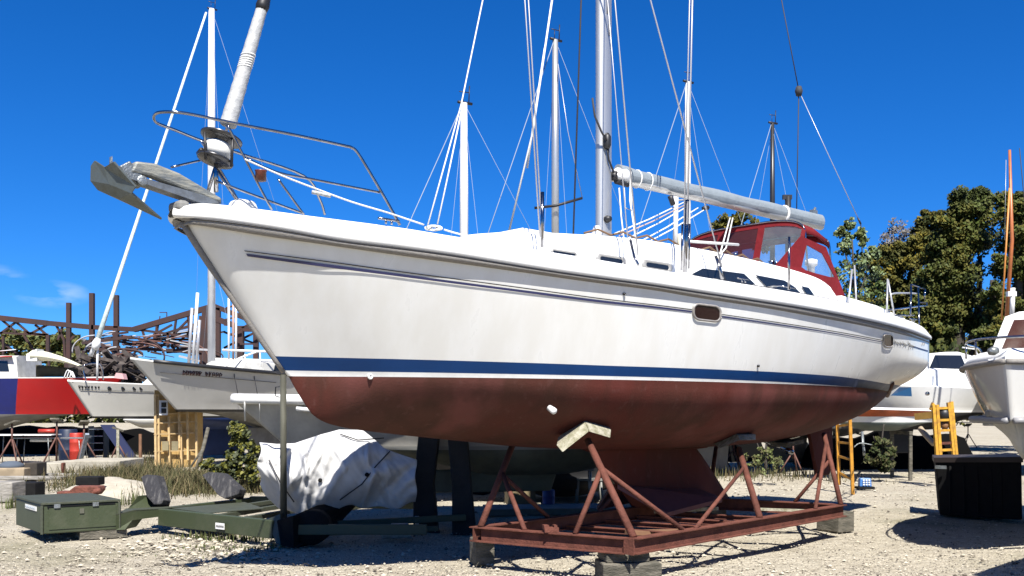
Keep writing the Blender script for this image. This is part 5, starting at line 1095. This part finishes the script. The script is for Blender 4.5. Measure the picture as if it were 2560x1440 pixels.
table(1425, 1268, .8, .5, .62, plank, 'rickety grey table in the shade behind the left end of the cradle'); table(50, 1158, 1.9, .7, .85, whitep, 'folding table with a pale top under the blue and red hull'); table(118, 1157, 2.2, .6, .75, galv, 'long metal bench carrying a white tube under the red hull', cat='bench')
def chair(px, py, m, lab):
    c = gnd(px, py); t_ = thing('garden_chair', c, lab, 'chair')
    mb_ = MB(); mb_.box((c.x, c.y+.2, .42), (.42, .4, .03)); obj('seat', mb_, m, t_)
    mb_ = MB(); mb_.box((c.x, c.y+.42, .68), (.42, .03, .42), rx=-.15); obj('backrest', mb_, m, t_)
    for sx in (-.19, .19):
        for sy in (.03, .38): mb_ = MB(); mb_.tube([(c.x+sx, c.y+sy, .42), (c.x+sx*1.15, c.y+sy, 0)], .018, 6); obj('leg', mb_, m, t_)
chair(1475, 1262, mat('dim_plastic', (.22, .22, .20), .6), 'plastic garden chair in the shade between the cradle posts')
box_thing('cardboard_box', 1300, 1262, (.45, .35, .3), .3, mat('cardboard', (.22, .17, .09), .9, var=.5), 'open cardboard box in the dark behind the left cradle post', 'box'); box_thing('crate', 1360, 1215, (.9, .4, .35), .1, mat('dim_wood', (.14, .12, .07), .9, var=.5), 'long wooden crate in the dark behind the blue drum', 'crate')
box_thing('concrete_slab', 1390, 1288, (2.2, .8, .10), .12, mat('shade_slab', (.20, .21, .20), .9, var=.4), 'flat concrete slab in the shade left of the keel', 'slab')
# ================================================================ LEFT GROUND CLUTTER
drum(183, 1152, .22, .88, redplastic, 'red plastic drum under the grey sailboat at left')
drum(160, 1152, .28, 1.0, mat('dark_blue_plastic', (.01, .02, .05), .5), 'dark blue drum just left of the red one')
m_ = MB(); c0 = at(76, 1101, 30.8); m_.tube([c0, c0+Vector((.65, 0, .0))], .045, 10); tag(obj('tube', m_, whitep), 'white tube lying on the metal bench under the red hull', 'tube')
m_ = MB(); c0 = at(97, 1078, 31.5); m_.tube([c0, c0+Vector((.5, 0, 0))], .07, 10); tag(obj('roll', m_, redplastic), 'red roll stored high under the red hull', 'roll')
sh_ = thing('shelf_rack', gnd(240, 1152), 'dark metal shelf rack under the bow of the grey sailboat', 'shelf')
for k in range(5): mb_ = MB(); c = gnd(240, 1152); mb_.box((c.x, c.y+.2, .12+k*.22), (.48, .4, .02)); obj('shelf', mb_, galv, sh_)
for sx in (-.24, .24): mb_ = MB(); mb_.box((c.x+sx, c.y+.2, .55), (.03, .4, 1.1)); obj('upright', mb_, dark, sh_)
m_ = MB(); m_.prism([gnd(250, 1172, .0)+Vector((0, 2, 0)), gnd(285, 1172)+Vector((0, 2, 0)), at(283, 1062, 29.5), at(250, 1062, 29.5)], (0, .1, 0)); tag(obj('blue_sheet', m_, mat('dark_blue_cloth', (.005, .012, .06), .8)), 'dark blue cloth hanging beneath the grey sailboat', 'cloth')
m_ = MB(); m_.beam(gnd(199, 1163), at(218, 1085, 28.2), .10, .06); tag(obj('leaning_board', m_, mat('blue_grey_board', (.25, .30, .38), .7, var=.7, vscale=10)), 'narrow pale blue board leaning beside the red drum', 'board')
for px, y0, dd, lab in ((295, 1074, 27, 'thin upright stick above the silver jack stand'), (351, 1085, 27, 'short upright brown stick left of the wooden shed')): m_ = MB(); m_.beam(at(px, y0, dd), at(px, 1165, dd), .07, .05); tag(obj('stick', m_, padw if px < 300 else mat('brown_board', (.2, .1, .05))), lab, 'stick')
def slab(px0, px1, ytop, ybot, dd, thick, m, name, lab, cat, dep=.8):
    zt = at(0, ytop, dd).z; m_ = MB(); a = at(px0, ybot, dd); b = at(px1, ybot, dd); zt = EYE+(YH-ytop)/F*dd; zb_ = EYE+(YH-ybot)/F*dd
    m_.prism([Vector((a.x, dd, zb_)), Vector((b.x, dd, zb_)), Vector((b.x, dd, zt)), Vector((a.x, dd, zt))], (0, dep, 0)); return obj(name, m_, m, label=lab, cat=cat, bevel=.02)
slab(92, 152, 1158, 1190, 24.5, 0, concrete, 'concrete_block', 'pale concrete block left of the rusty peg', 'concrete block', 1.5); slab(158, 300, 1152, 1192, 24.5, 0, concrete, 'concrete_block', 'long pale concrete block below the silver jack stand', 'concrete block', 1.6)
slab(152, 158, 1157, 1190, 24.2, 0, rust, 'iron_peg', 'rusty iron peg between the two concrete blocks', 'peg', .15)
slab(60, 92, 1157, 1189, 22.6, 0, mat('dark_wood', (.05, .04, .03), .9, var=.5), 'timber_block', 'dark timber block right of the tan crate at left', 'timber block', .5)
slab(-30, 60, 1171, 1194, 22.3, 0, mat('tan_board', (.36, .28, .18), .85, var=.5), 'crate', 'low tan wooden crate at the left edge', 'crate', .9)
m_ = MB(); c = at(28, 1163, 22.8); m_.lathe(c, [(.3, -.06), (.26, .03), (.12, .09)], 10); tag(obj('cloth_bundle', m_, mat('blue_grey_cloth', (.07, .09, .12), .9)), 'blue grey cloth bundle in the tan crate', 'cloth')
for px0, px1, y, dd, lab in ((-40, 150, 1196, 21.8, 'long weathered plank lying behind the green trailer box'), (20, 190, 1189, 23.2, 'thinner plank lying just behind the longest grey plank')): slab(px0, px1, y-4, y+4, dd, 0, plank, 'plank', lab, 'plank', .35)
slab(-40, 30, 1206, 1256, 17.4, 0, plank, 'timber_block', 'cracked grey timber at the left edge behind the trailer box', 'timber block', .5)
bn = slab(32, 88, 1207, 1243, 18.2, 0, blackrub, 'black_bin', 'open black plastic bin left of the rusty iron part', 'bin', .4)
slab(188, 246, 1192, 1214, 18.0, 0, blackrub, 'battery_case', 'black battery case on top of the rusty iron part', 'case', .3)
random.seed(9); m_ = MB(); m_.prism([at(x, y, 17.2) for x, y in ((139, 1245), (141, 1229), (168, 1230), (186, 1216), (245, 1216), (248, 1226), (238, 1238), (160, 1244))], (0, .3, 0)); m_.tube([at(235, 1230, 17.0), at(252, 1226, 17.0)], .05, 10); tag(obj('rusty_machine_part', m_, mat('red_rust', (.17, .05, .03), .85, var=.8, vscale=14, bump=.6), bevel=.02), 'rusty iron machine part behind the green trailer box', 'scrap iron')
mound = MB(); g = []
for i in range(21):
    g.append([Vector((gnd(60+i*16, 1250).x, 17.9+j*.28, max(0, .34*math.sin(math.pi*min(1, i/19))*math.sin(math.pi*min(1, j/8))+.05*NZ.noise(Vector((i*.5, j*.5, 0)))-.02))) for j in range(9)])
tag(obj('sand_heap', mound.grid(g), mat('pale_sand', (.44, .40, .32), .95, var=.4, vscale=5, bump=.7)), 'low heap of pale sand behind the green trailer box', 'sand heap')
random.seed(14); m_ = MB()
for i in range(34):
    x, y = random.uniform(245, 300), random.uniform(1190, 1216); c = gnd(x, y); r_ = random.uniform(.04, .09); m_.lathe((c.x, c.y, r_*.6), [(r_*.5, -r_*.6), (r_, -r_*.1), (r_*.8, r_*.4), (r_*.2, r_*.6)], 6)
tag(obj('rubble', m_, concrete), 'pile of pale broken rubble left of the dry weeds', 'rubble', kind='stuff')
# wooden shed wall
sd_ = thing('wooden_shed', gnd(435, 1178), 'ochre wooden shed wall with bare studs and a small window', 'shed'); dd = 27.3
m_ = MB(); m_.prism([at(386, 1182, dd), at(492, 1178, dd+1.2), at(492, 985, dd+1.2), at(386, 975, dd)], (.02, .5, 0)); obj('wall', m_, mat('ochre_board', (.60, .40, .15), .8, var=.7, vscale=3, col2=(.44, .27, .09), bump=.2), sd_)
studs = mat('raw_stud', (.60, .42, .20), .8, var=.5, vscale=6)
for x, y0, y1 in ((388, 985, 1185), (396, 985, 1180), (422, 1040, 1180), (447, 1000, 1120), (452, 1060, 1175), (468, 1000, 1150), (490, 1000, 1170)):
    q = (x-386)/120; m_ = MB(); m_.beam(at(x, y0, dd-.06+1.2*q), at(x+2, y1, dd-.06+1.2*q), .055, .06); obj('stud', m_, studs, sd_)
for y in (988, 996, 1036, 1058, 1086, 1129): m_ = MB(); m_.beam(at(386, y, dd-.07), at(491, y-4, dd+1.05), .05, .035); obj('batten', m_, studs, sd_)
m_ = MB(); m_.prism([at(400, 1001, dd-.02), at(420, 1001, dd+.12), at(420, 1038, dd+.12), at(400, 1038, dd-.02)], (0, -.06, 0)); wn = obj('window', m_, whitep, sd_)
for y in (1006, 1021): m_ = MB(); m_.prism([at(404, y, dd-.08), at(416, y, dd+.02), at(416, y+12, dd+.02), at(404, y+12, dd-.08)], (0, -.02, 0)); obj('pane', m_, glassd, wn)
for x in (406, 430): m_ = MB(); m_.prism([at(x, 1103, dd+.05), at(x+16, 1103, dd+.2), at(x+16, 1126, dd+.2), at(x, 1126, dd+.05)], (0, -.03, 0)); obj('panel', m_, mat('faded_panel', (.33, .28, .16), .8, var=.5), sd_)
# ================================================================ RIGHT SIDE THINGS
def ladder(nm, L0, L1, R0, R1, rungs, r, m, lab, cat, extra=()):
    t_ = thing(nm, (L0+R0)/2, lab, cat)
    for a_, b_ in ((L0, L1), (R0, R1)): m_ = MB(); m_.beam(a_, b_, r*2, r*2); obj('rail', m_, m, t_)
    for q in rungs: m_ = MB(); m_.beam(L0.lerp(L1, q), R0.lerp(R1, q), r*1.5, r*1.5); obj('rung', m_, m, t_)
    return t_
oy = mat('orange_yellow', (.55, .25, .02), .5, var=.6, vscale=9)
ladder('ladder', at(2098, 1212, 19.5), at(2092, 1040, 19.5), at(2132, 1236, 19.1), at(2124, 1030, 19.1), (.18, .42, .62, .85), .028, oy, 'orange yellow ladder leaning against the stern of the big yacht', 'ladder')
fl = thing('lift_frame', gnd(2365, 1150), 'bright yellow steel lifting frame behind the black chest', 'lifting frame'); dd = 21
for x0, y0, x1, y1 in ((2344, 1160, 2333, 1012), (2392, 1156, 2378, 1004), (2352, 1158, 2342, 1012), (2386, 1156, 2371, 1006)): m_ = MB(); m_.beam(at(x0, y0, dd), at(x1, y1, dd), .06, .08); obj('upright', m_, yellow, fl)
for y in (1020, 1050, 1076, 1108, 1125): m_ = MB(); m_.beam(at(2338, y+1, dd), at(2384, y-1, dd), .05, .05); obj('crossbar', m_, yellow if y != 1108 else rust, fl)
for x in (2333, 2378): m_ = MB(); m_.prism([at(x-6, 1024, dd), at(x, 1006, dd), at(x+6, 1012, dd), at(x+7, 1030, dd)], (0, .1, 0)); obj('hook', m_, yellow, fl)
m_ = MB(); m_.lathe(at(2360, 1036, dd+.1), [(.12, -.12), (.15, 0), (.12, .12)], 10, (1, 0, 0)); obj('winch', m_, dark, fl)
m_ = MB(); m_.lathe(at(2362, 1062, dd+.1), [(.05, -.1), (.1, 0), (.02, .1)], 10); obj('hook_block', m_, mat('brown_fitting', (.2, .1, .04), .6), fl)
m_ = MB(); m_.beam(at(2290, 1042, 21.6), at(2345, 1036, 21.2), .12, .14); obj('jib_arm', m_, mat('dull_ochre', (.30, .17, .03), .7, var=.5), fl)
m_ = MB(); m_.tube(smooth([at(2300, 1070, 21.8), at(2318, 1092, 21.6), at(2335, 1110, 21.4)]), .06, 8); obj('hose', m_, mat('tan_hose', (.33, .26, .17), .7), fl)
tub = thing('blue_box', gnd(2167, 1224), 'small blue box with pale lettering on the gravel by the orange yellow ladder', 'box'); c = gnd(2167, 1224)
m_ = MB(); m_.box((c.x, c.y+.12, .03), (.34, .24, .05)); obj('base', m_, blackrub, tub, bevel=.01); m_ = MB(); m_.box((c.x, c.y+.12, .14), (.24, .18, .17), rz=-.1, taper=.9); bb_ = obj('body', m_, mat('sky_blue_plastic', (.05, .16, .42), .4), tub, bevel=.015)
m_ = MB()
for r_ in range(3):
    for k in range(3): m_.box((c.x-.055+k*.055, c.y+.012+.012*k*0, .19-r_*.045), (.032, .006, .026), rz=-.1)
obj('lettering', m_, whitep, bb_)
blk = thing('concrete_anchor', gnd(1998, 1160), 'rounded grey concrete block with a slanting bar right of the cradle brush', 'concrete block'); c = gnd(1998, 1160)
m_ = MB(); m_.box((c.x, c.y+.2, .22), (.42, .4, .44), taper=.85); obj('base', m_, concrete, blk, bevel=.05); m_ = MB(); m_.lathe((c.x+.12, c.y+.2, .52), [(.2, -.06), (.24, .0), (.18, .12)], 12, (.3, -1, .2)); obj('disc', m_, concrete, blk); m_ = MB(); m_.tube([at(1970, 1092, 29), (c.x, c.y+.1, .55)], .05, 6); obj('bar', m_, galv, blk)
# boat added out of view at right so that its shadow falls across the corner of the picture
P = frame(4.72, 8.0, R(15)); b20 = thing('motorboat', P(2, 0, 0), 'white motor boat added unseen beyond the right edge of the view to cast a shadow', 'motorboat'); simple_hull(b20, P, 5, 2.2, (2.3, 2.2, 2.1), 1.3, .8, .5, (gl2, bluep, antif, deckm), bow=2.2); fin(b20, P, 2, 4, .9, 0, antif, 'skeg')
def pile(x0, x1, d, h, lab, seed):  # mounds added in near-black to stand in for shade around the boats
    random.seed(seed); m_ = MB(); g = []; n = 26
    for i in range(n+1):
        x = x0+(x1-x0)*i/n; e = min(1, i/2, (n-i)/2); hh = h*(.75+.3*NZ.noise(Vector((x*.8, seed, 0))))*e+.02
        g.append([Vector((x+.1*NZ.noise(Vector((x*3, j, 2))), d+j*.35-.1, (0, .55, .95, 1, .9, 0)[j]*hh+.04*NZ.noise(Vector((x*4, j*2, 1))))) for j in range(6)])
    m_.grid(g); tag(obj('shade_mound', m_, mat('shade_black', (.004, .004, .004), .95, spec=.05)), lab, 'covered pile')
pile(-22.5, -13.8, 36.6, 1.25, 'long near-black mound added as shade beneath the red hull', 3)
pile(-15.5, -11.2, 36.2, 1.2, 'short near-black mound added as shade between the shelf rack and the wooden shed', 5)
pile(8.2, 13.0, 27.3, 1.2, 'near-black mound added as shade beneath the cabin cruiser', 8)
pile(4.4, 8.2, 31.5, 1.3, 'near-black mound added as shade behind the concrete block with the slanting bar', 9)
# made-up black hull and cover that stand in for deep shade under the yacht
P = frame(-2.3, 17.6, R(8)); b21 = thing('small_boat', P(2.5, 0, 0), 'made-up low black hull standing in for the deep shade behind the cradle', 'small boat')
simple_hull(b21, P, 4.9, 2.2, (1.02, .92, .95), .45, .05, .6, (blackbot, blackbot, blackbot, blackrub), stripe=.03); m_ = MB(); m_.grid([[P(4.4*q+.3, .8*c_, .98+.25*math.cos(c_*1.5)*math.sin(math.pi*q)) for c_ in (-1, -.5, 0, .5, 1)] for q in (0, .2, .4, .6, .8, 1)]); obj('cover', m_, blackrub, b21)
P = frame(-3.6, 19.5, R(4)); tag(obj('shade_sheet', MB().grid([[P(x_*.6, .3*math.sin(x_*1.7)+.2*j, 1.12-j*.36+.05*math.sin(x_*2.3)) for j in range(4)] for x_ in range(12)]), blackrub), 'black sheet added as shade far behind the cradle', 'shade filler')  # hanging sheet added only to darken the gap like shade
# ================================================================ STEEL SKELETON at left
sk = thing('steel_skeleton', at(300, 1026, 60)*1.0, 'rusty steel skeleton of a ruined hall with posts and roof trusses behind the left boats', 'steel structure'); sk.location.z = 0
D0 = 60
def sb(x0, y0, x1, y1, w_, nm='girder', dd=D0, m=None):
    m_ = MB(); a = at(x0, y0, dd); b = at(x1, y1, dd); s_ = w_/F*dd; m_.beam(a, b, s_, s_); return obj(nm, m_, m or rustd, sk)
for x, y0, w_ in ((172, 757, 10), (230, 733, 11), (291, 738, 11)): sb(x, 1030, x, y0, w_, 'post')
sb(-60, 782, 0, 795, 13); sb(0, 795, 120, 808, 13); sb(120, 808, 230, 818, 12); sb(230, 818, 345, 824, 11); sb(345, 824, 470, 842, 6); sb(335, 824, 535, 765, 13); sb(535, 765, 700, 830, 12)
sb(0, 832, 120, 838, 5); sb(120, 838, 120, 900, 8)
for x0, y0, x1, y1 in ((0, 835, 40, 805), (40, 805, 75, 835), (75, 835, 118, 812), (88, 812, 120, 840), (5, 800, 40, 830), (140, 812, 160, 850), (158, 812, 145, 850), (185, 840, 176, 850), (60, 838, 70, 855), (120, 838, 60, 830), (160, 850, 165, 930), (8, 840, 8, 940), (120, 860, 124, 940)): sb(x0, y0, x1, y1, 5, 'lattice')
for x, y0, y1, w_ in ((520, 775, 960, 24), (504, 790, 960, 10), (545, 770, 960, 12), (600, 820, 960, 18), (640, 822, 960, 12), (290, 820, 960, 12)): sb(x, y0, x, y1, w_, 'column')
sb(520, 790, 590, 815, 14); sb(585, 822, 690, 822, 14); sb(350, 872, 520, 880, 8); sb(420, 832, 420, 870, 6); sb(392, 846, 400, 790, 2); sb(399, 781, 417, 781, 2); sb(417, 781, 417, 792, 2)
random.seed(17)
for i in range(16): y = 800+i*5.0; x0 = 420-i*5+random.uniform(-8, 8); sb(x0, 842-abs(8-i)*0+i*2.2-14+random.uniform(-3, 3), 505, y+random.uniform(-4, 4), random.choice((2, 3, 4)), 'purlin', 61, random.choice((rustd, rustd, mat('pale_metal', (.36, .36, .38), .6))))
for i in range(64):
    x = random.uniform(210, 500); y = random.uniform(832, 892); l = random.uniform(25, 80); an_ = random.uniform(-.6, .5); sb(x, y, x+l*math.cos(an_), y+l*math.sin(an_)*.5, random.choice((2, 3, 4, 5)), 'twisted_bar', random.uniform(58, 64), random.choice((rustd, rustd, mat('pale_metal', (.36, .36, .38)), rustj)))
for x0, y0, x1, y1 in ((205, 858, 330, 842), (205, 880, 300, 868), (210, 900, 330, 905), (230, 850, 330, 900), (245, 920, 340, 870)): sb(x0, y0, x1, y1, 7, 'twisted_bar', 59)
for x0, y0, x1, y1 in ((560, 800, 600, 790), (560, 812, 640, 822), (565, 770, 600, 760), (570, 840, 640, 800), (600, 860, 640, 860)): sb(x0, y0, x1, y1, 4, 'purlin', 59)
m_ = MB(); random.seed(41); [m_.box(at(random.uniform(200, 345), random.uniform(902, 985), random.uniform(54, 58)), (random.uniform(.4, 2.6), random.uniform(.06, .3), random.uniform(.05, .35)), rz=random.random()*3, ry=random.uniform(-.7, .7), rx=random.uniform(-.7, .7)) for _k in range(260)]
tag(obj('scrap_heap', m_, mat('scrap', (.028, .018, .016), .9, var=.9, vscale=2, col2=(.09, .075, .065), bump=1, bscale=6)), 'dark heap of rusty scrap iron below the ruined steel skeleton', 'scrap heap', kind='stuff')
random.seed(23)
for i in range(22):
    x = random.uniform(215, 490); y = random.uniform(828, 880); w_ = random.uniform(25, 80); h_ = random.uniform(10, 55); sg = random.choice((-1, 1)); dd_ = random.uniform(57, 64); k_ = random.choice((rustd, rustd, rustj, mat('pale_metal', (.36, .36, .38))))
    m_ = MB(); m_.tube([at(x+sg*w_*math.sin(a_), y+h_*(1-math.cos(a_)), dd_) for a_ in [R(10*j) for j in range(random.choice((8, 11)))]], random.uniform(.03, .08), 5); obj('bent_rib', m_, k_, sk)
for x0, y0, x1, y1 in ((356, 826, 372, 880), (392, 812, 388, 880), (440, 800, 430, 870), (470, 790, 478, 880), (360, 850, 430, 812), (400, 870, 470, 800), (430, 875, 500, 800), (560, 830, 640, 860), (560, 870, 640, 830), (660, 822, 664, 880), (60, 900, 0, 850), (100, 900, 60, 838)): sb(x0, y0, x1, y1, 5, 'lattice', 61)
# ================================================================ TREES AND PLANTS
def leaves(mb_, c, rad, n, s, mis, shell=.55):
    for i in range(n):
        v = Vector((random.gauss(0, 1), random.gauss(0, 1), random.gauss(0, 1))).normalized()*(shell+(1-shell)*random.random())
        p = Vector((c[0]+v.x*rad[0], c[1]+v.y*rad[1], c[2]+v.z*rad[2])); q = s*random.uniform(.6, 1.4)
        a = Vector((random.gauss(0, 1), random.gauss(0, 1), random.gauss(0, 1)-.0)).normalized(); b = a.orthogonal().normalized()*q; a = a*q*.62
        mb_.add([p-a-b*.3, p+b, p+a-b*.2, p-b*.9], [(0, 1, 2, 3)], random.choice(mis))
def tree(base, dd, lobes, mats, lab, n=220, s=.12, trunks=(), name='tree', sub=9, cat='tree'):
    """lobes: photo circles (x, y, r); each is broken into clumps of leaves"""
    t_ = thing(name, base, lab, cat)
    mb_ = MB()
    for x, y, r in lobes:
        R_ = r/F*dd; c = at(x, y, dd)
        for k in range(sub):
            v = Vector((random.gauss(0, 1), random.gauss(0, 1), random.gauss(0, 1))).normalized()*random.uniform(.35, .95)*R_
            k_ = random.uniform(.3, .62)*R_; leaves(mb_, c+v, (k_, k_, k_*.75), n//sub, s, (0, 0, 1) if random.random() < .6 else (1, 1, 0), .3)
    obj('crown', mb_, mats, t_)
    mb_ = MB()
    for tr_ in trunks: mb_.tube(smooth([at(x, y, dd) if y > 0 else at(x, -y, dd) for x, y in tr_[1:]], 3), [tr_[0]*(1-.6*i/(3*(len(tr_)-2)+0.001)) for i in range(3*(len(tr_)-2)+1)], 6)
    if mb_.v: obj('trunk', mb_, bark, t_)
    return t_
random.seed(31)
tree(at(2400, 1080, 40), 40, [(2408, 512, 42), (2440, 540, 55), (2385, 560, 50), (2425, 600, 60), (2365, 620, 55), (2400, 680, 62), (2345, 700, 60), (2380, 760, 60), (2330, 770, 55), (2440, 790, 50), (2300, 820, 50), (2360, 830, 45), (2450, 490, 25)], [leafd, leafg], 'tall dark evergreen right of the stern with sky showing through its trunks', n=4200, s=.085, sub=20, trunks=((.3, (2400, 1050), (2395, 900), (2410, 700), (2425, 560)), (.2, (2430, 1050), (2420, 900), (2445, 780), (2450, 640)), (.2, (2370, 1050), (2385, 880), (2360, 700), (2350, 620)), (.16, (2450, 1040), (2462, 880), (2440, 720))))
tree(at(2560, 1080, 38), 38, [(2520, 505, 32), (2555, 520, 45), (2545, 590, 50), (2520, 660, 40), (2570, 680, 60), (2490, 740, 38), (2530, 760, 50), (2480, 830, 45), (2560, 830, 50), (2600, 600, 60), (2620, 720, 70)], [leafd, leafg], 'tall dark tree at the right edge behind the orange brown mast', n=3800, s=.08, sub=20, trunks=((.28, (2540, 1050), (2545, 800), (2550, 560)), (.18, (2500, 1050), (2490, 850), (2480, 700))))
tree(at(2290, 1080, 43), 43, [(2290, 620, 42), (2320, 580, 42), (2335, 545, 28), (2270, 680, 48), (2300, 740, 50), (2250, 760, 45), (2260, 820, 45), (2290, 870, 40), (2230, 860, 40), (2205, 720, 34), (2190, 790, 40), (2235, 700, 34), (2185, 760, 45), (2150, 780, 40), (2220, 640, 30), (2195, 660, 30), (2340, 640, 50), (2250, 640, 36), (2350, 860, 50), (2410, 880, 45), (2460, 880, 40), (2150, 840, 40), (2100, 820, 30)], [mat('leaves_ochre', (.15, .12, .014), .7, var=.9, vscale=1, col2=(.032, .038, .009), spec=.2), leafd], 'ochre green tree between the pale sapling and the tall evergreen', n=3000, s=.085, sub=18, trunks=((.22, (2290, 1050), (2290, 850), (2300, 640)), (.14, (2270, 1050), (2262, 850), (2260, 700))))
tree(at(2230, 1080, 45), 45, [(2240, 585, 34), (2215, 610, 32), (2225, 650, 35), (2200, 690, 35), (2262, 600, 34), (2180, 650, 26)], [mat('bare_twigs', (.10, .09, .08), .9), mat('grey_twigs', (.15, .14, .13), .9)], 'nearly bare grey twiggy tree behind the pale sapling', n=420, s=.075, sub=11, trunks=((.14, (2230, 1050), (2228, 800), (2240, 600)), (.06, (2228, 800), (2210, 680)), (.06, (2228, 760), (2262, 620)), (.05, (2235, 700), (2215, 610))))
tree(at(2135, 1080, 26), 26, [(2100, 575, 16), (2122, 560, 14), (2150, 590, 20), (2110, 610, 28), (2150, 640, 34), (2185, 630, 18), (2125, 680, 38), (2170, 690, 36), (2195, 720, 24), (2140, 735, 42), (2190, 765, 34), (2110, 745, 25)], [leafp, leafg], 'slender sapling with pale green leaves behind the red spray hood', n=330, s=.06, sub=10, trunks=((.05, (2140, 1050), (2140, 800), (2130, 600)), (.03, (2140, 760), (2180, 640)), (.03, (2140, 740), (2105, 600))), name='young_tree')
tree(at(1850, 1080, 55), 55, [(1850, 548, 30), (1815, 562, 28), (1880, 565, 28), (1850, 590, 40), (1790, 590, 25), (1900, 600, 30)], [mat('leaves_ochre', (.13, .10, .015)), leafd], 'ochre tree top showing above the red spray hood', n=700, s=.13, trunks=((.25, (1850, 1040), (1850, 580)),))
tree(at(60, 1040, 85), 85, [(20, 856, 30), (60, 850, 32), (100, 856, 34), (140, 860, 36), (170, 868, 36), (195, 895, 30), (-20, 880, 40), (80, 900, 40), (150, 910, 40), (30, 915, 40)], [mat('leaves_olive', (.10, .12, .025), .7, var=.8, vscale=.3, col2=(.055, .075, .02)), mat('leaves_ochre', (.13, .10, .015))], 'broad olive green bush behind the ruined steel skeleton at left', n=1400, s=.2, name='bush', cat='bush')
tree(at(222, 1040, 90), 90, [(215, 860, 14), (228, 872, 12), (240, 880, 12)], [mat('grey_twigs', (.15, .14, .13)), leafd], 'small thin grey bush just right of the olive bush at left', n=130, s=.25, name='bush', cat='bush')
# dark undergrowth behind the boats at right and a low far wood
m_ = MB(); random.seed(5)
for i in range(70): c = at(random.uniform(1980, 2620), random.uniform(880, 1010), random.uniform(36, 44)); c.z = max(.4, c.z); leaves(m_, c, (1.0, 1.0, .9), 170, .13, (0, 0, 1), .2)
obj('undergrowth', m_, [leafd, leafg], label='dark undergrowth under the trees behind the boats at right', cat='undergrowth', kind='stuff')
m_ = MB()
for i in range(420):
    x = random.uniform(-75, 90); r_ = random.uniform(1.5, 3); leaves(m_, (x, 130+random.uniform(-4, 4), random.uniform(.5, 3.6)), (2.4, 2, 1.6), 40, .5, (0, 0, 1), .2)
obj('far_wood', m_, [leafd, leafg], label='low far wood along the horizon behind the yard', cat='wood', kind='stuff')
# shrub beside the small boat
def shrub(name, px, py, dd, lobes, mats, lab, n, s, cat='shrub'): return tree(gnd(px, py), dd, lobes, mats, lab, n=n, s=s, name=name, cat=cat, trunks=((.03, (px, py), (px, py-60), (px+5, py-100)), (.02, (px, py-10), (px-22, py-70))))
shrub('shrub', 590, 1205, 19.5, [(590, 1065, 24), (605, 1090, 28), (625, 1120, 30), (590, 1130, 28), (610, 1160, 34), (575, 1175, 30), (640, 1160, 22), (545, 1170, 26), (520, 1160, 20), (630, 1195, 26), (580, 1200, 30)], [leafy, mat('leaves_deep', (.035, .045, .012), .6)], 'leafy yellow green shrub left of the white tarp', 380, .05)
shrub('shrub', 2205, 1160, 22.5, [(2205, 1110, 22), (2225, 1130, 22), (2190, 1140, 26), (2215, 1155, 26)], [leafd, drygrass], 'low dark bush right of the bent pole near the orange striped dinghy', 260, .05)
shrub('shrub', 1915, 1178, 21.5, [(1910, 1130, 26), (1880, 1150, 24), (1940, 1150, 26), (1910, 1165, 30)], [mat('leaves_olive', (.10, .12, .025)), drygrass], 'thin weedy bush seen between the two right cradle posts', 170, .035)
random.seed(12); m_ = MB()
for x, y, n, sx, sy, h_ in ((330, 1195, 2600, .75, .8, .34), (390, 1215, 3200, .9, .8, .32), (450, 1225, 2800, .8, .7, .30), (500, 1205, 1200, .7, .6, .30), (350, 1172, 500, .5, .6, .45), (300, 1215, 700, .6, .4, .2), (540, 1230, 900, .6, .4, .22), (640, 1225, 500, .3, .4, .25)): c = gnd(x, y); blade_patch(m_, (c.x, c.y), n, (sx, sy), h_, .009, lean=1.1)
for x, y, n, sx, sy, h_ in ((2230, 1145, 260, .8, .4, .2), (2300, 1135, 160, .8, .3, .15), (1900, 1190, 300, .9, .6, .22), (2000, 1200, 200, 1.0, .6, .10), (1780, 1190, 200, .5, .6, .3)): c = gnd(x, y); blade_patch(m_, (c.x, c.y), n, (sx, sy), h_, .010)
obj('dry_weeds', m_, [drygrass, mat('straw', (.13, .10, .045), .9)], label='tangled dry weeds and grass behind the green trailer and by the right boats', cat='weeds', kind='stuff')
m_ = MB()
for x, y, n, sx, sy, h_ in ((520, 1345, 130, .22, .1, .10), (600, 1352, 170, .22, .08, .09), (545, 1372, 110, .25, .12, .05), (640, 1375, 90, .15, .08, .06), (700, 1365, 40, .1, .06, .06), (30, 1270, 60, .05, .08, .25), (330, 1262, 80, .12, .1, .28), (480, 1390, 60, .4, .15, .03)): c = gnd(x, y); blade_patch(m_, (c.x, c.y), n, (sx, sy), h_, .007)
obj('low_weeds', m_, [mat('leaves_olive', (.10, .12, .025)), drygrass], label='low green weeds growing along the edge of the green trailer', cat='weeds', kind='stuff')
random.seed(77); m_ = MB()
for i in range(70):
    c = gnd(random.uniform(150, 760), random.uniform(1370, 1436)); a = random.gauss(0, .5); l = random.uniform(.04, .16); m_.tube([(c.x, c.y, .012), (c.x+l*.5*math.cos(a), c.y+l*.5*math.sin(a)+.01, .025), (c.x+l*math.cos(a), c.y+l*math.sin(a), .012)], .004, 4)
obj('twigs', m_, mat('twig', (.06, .045, .03), .9), label='dead twigs and stems scattered on the gravel in front of the trailer', cat='twigs', kind='stuff')
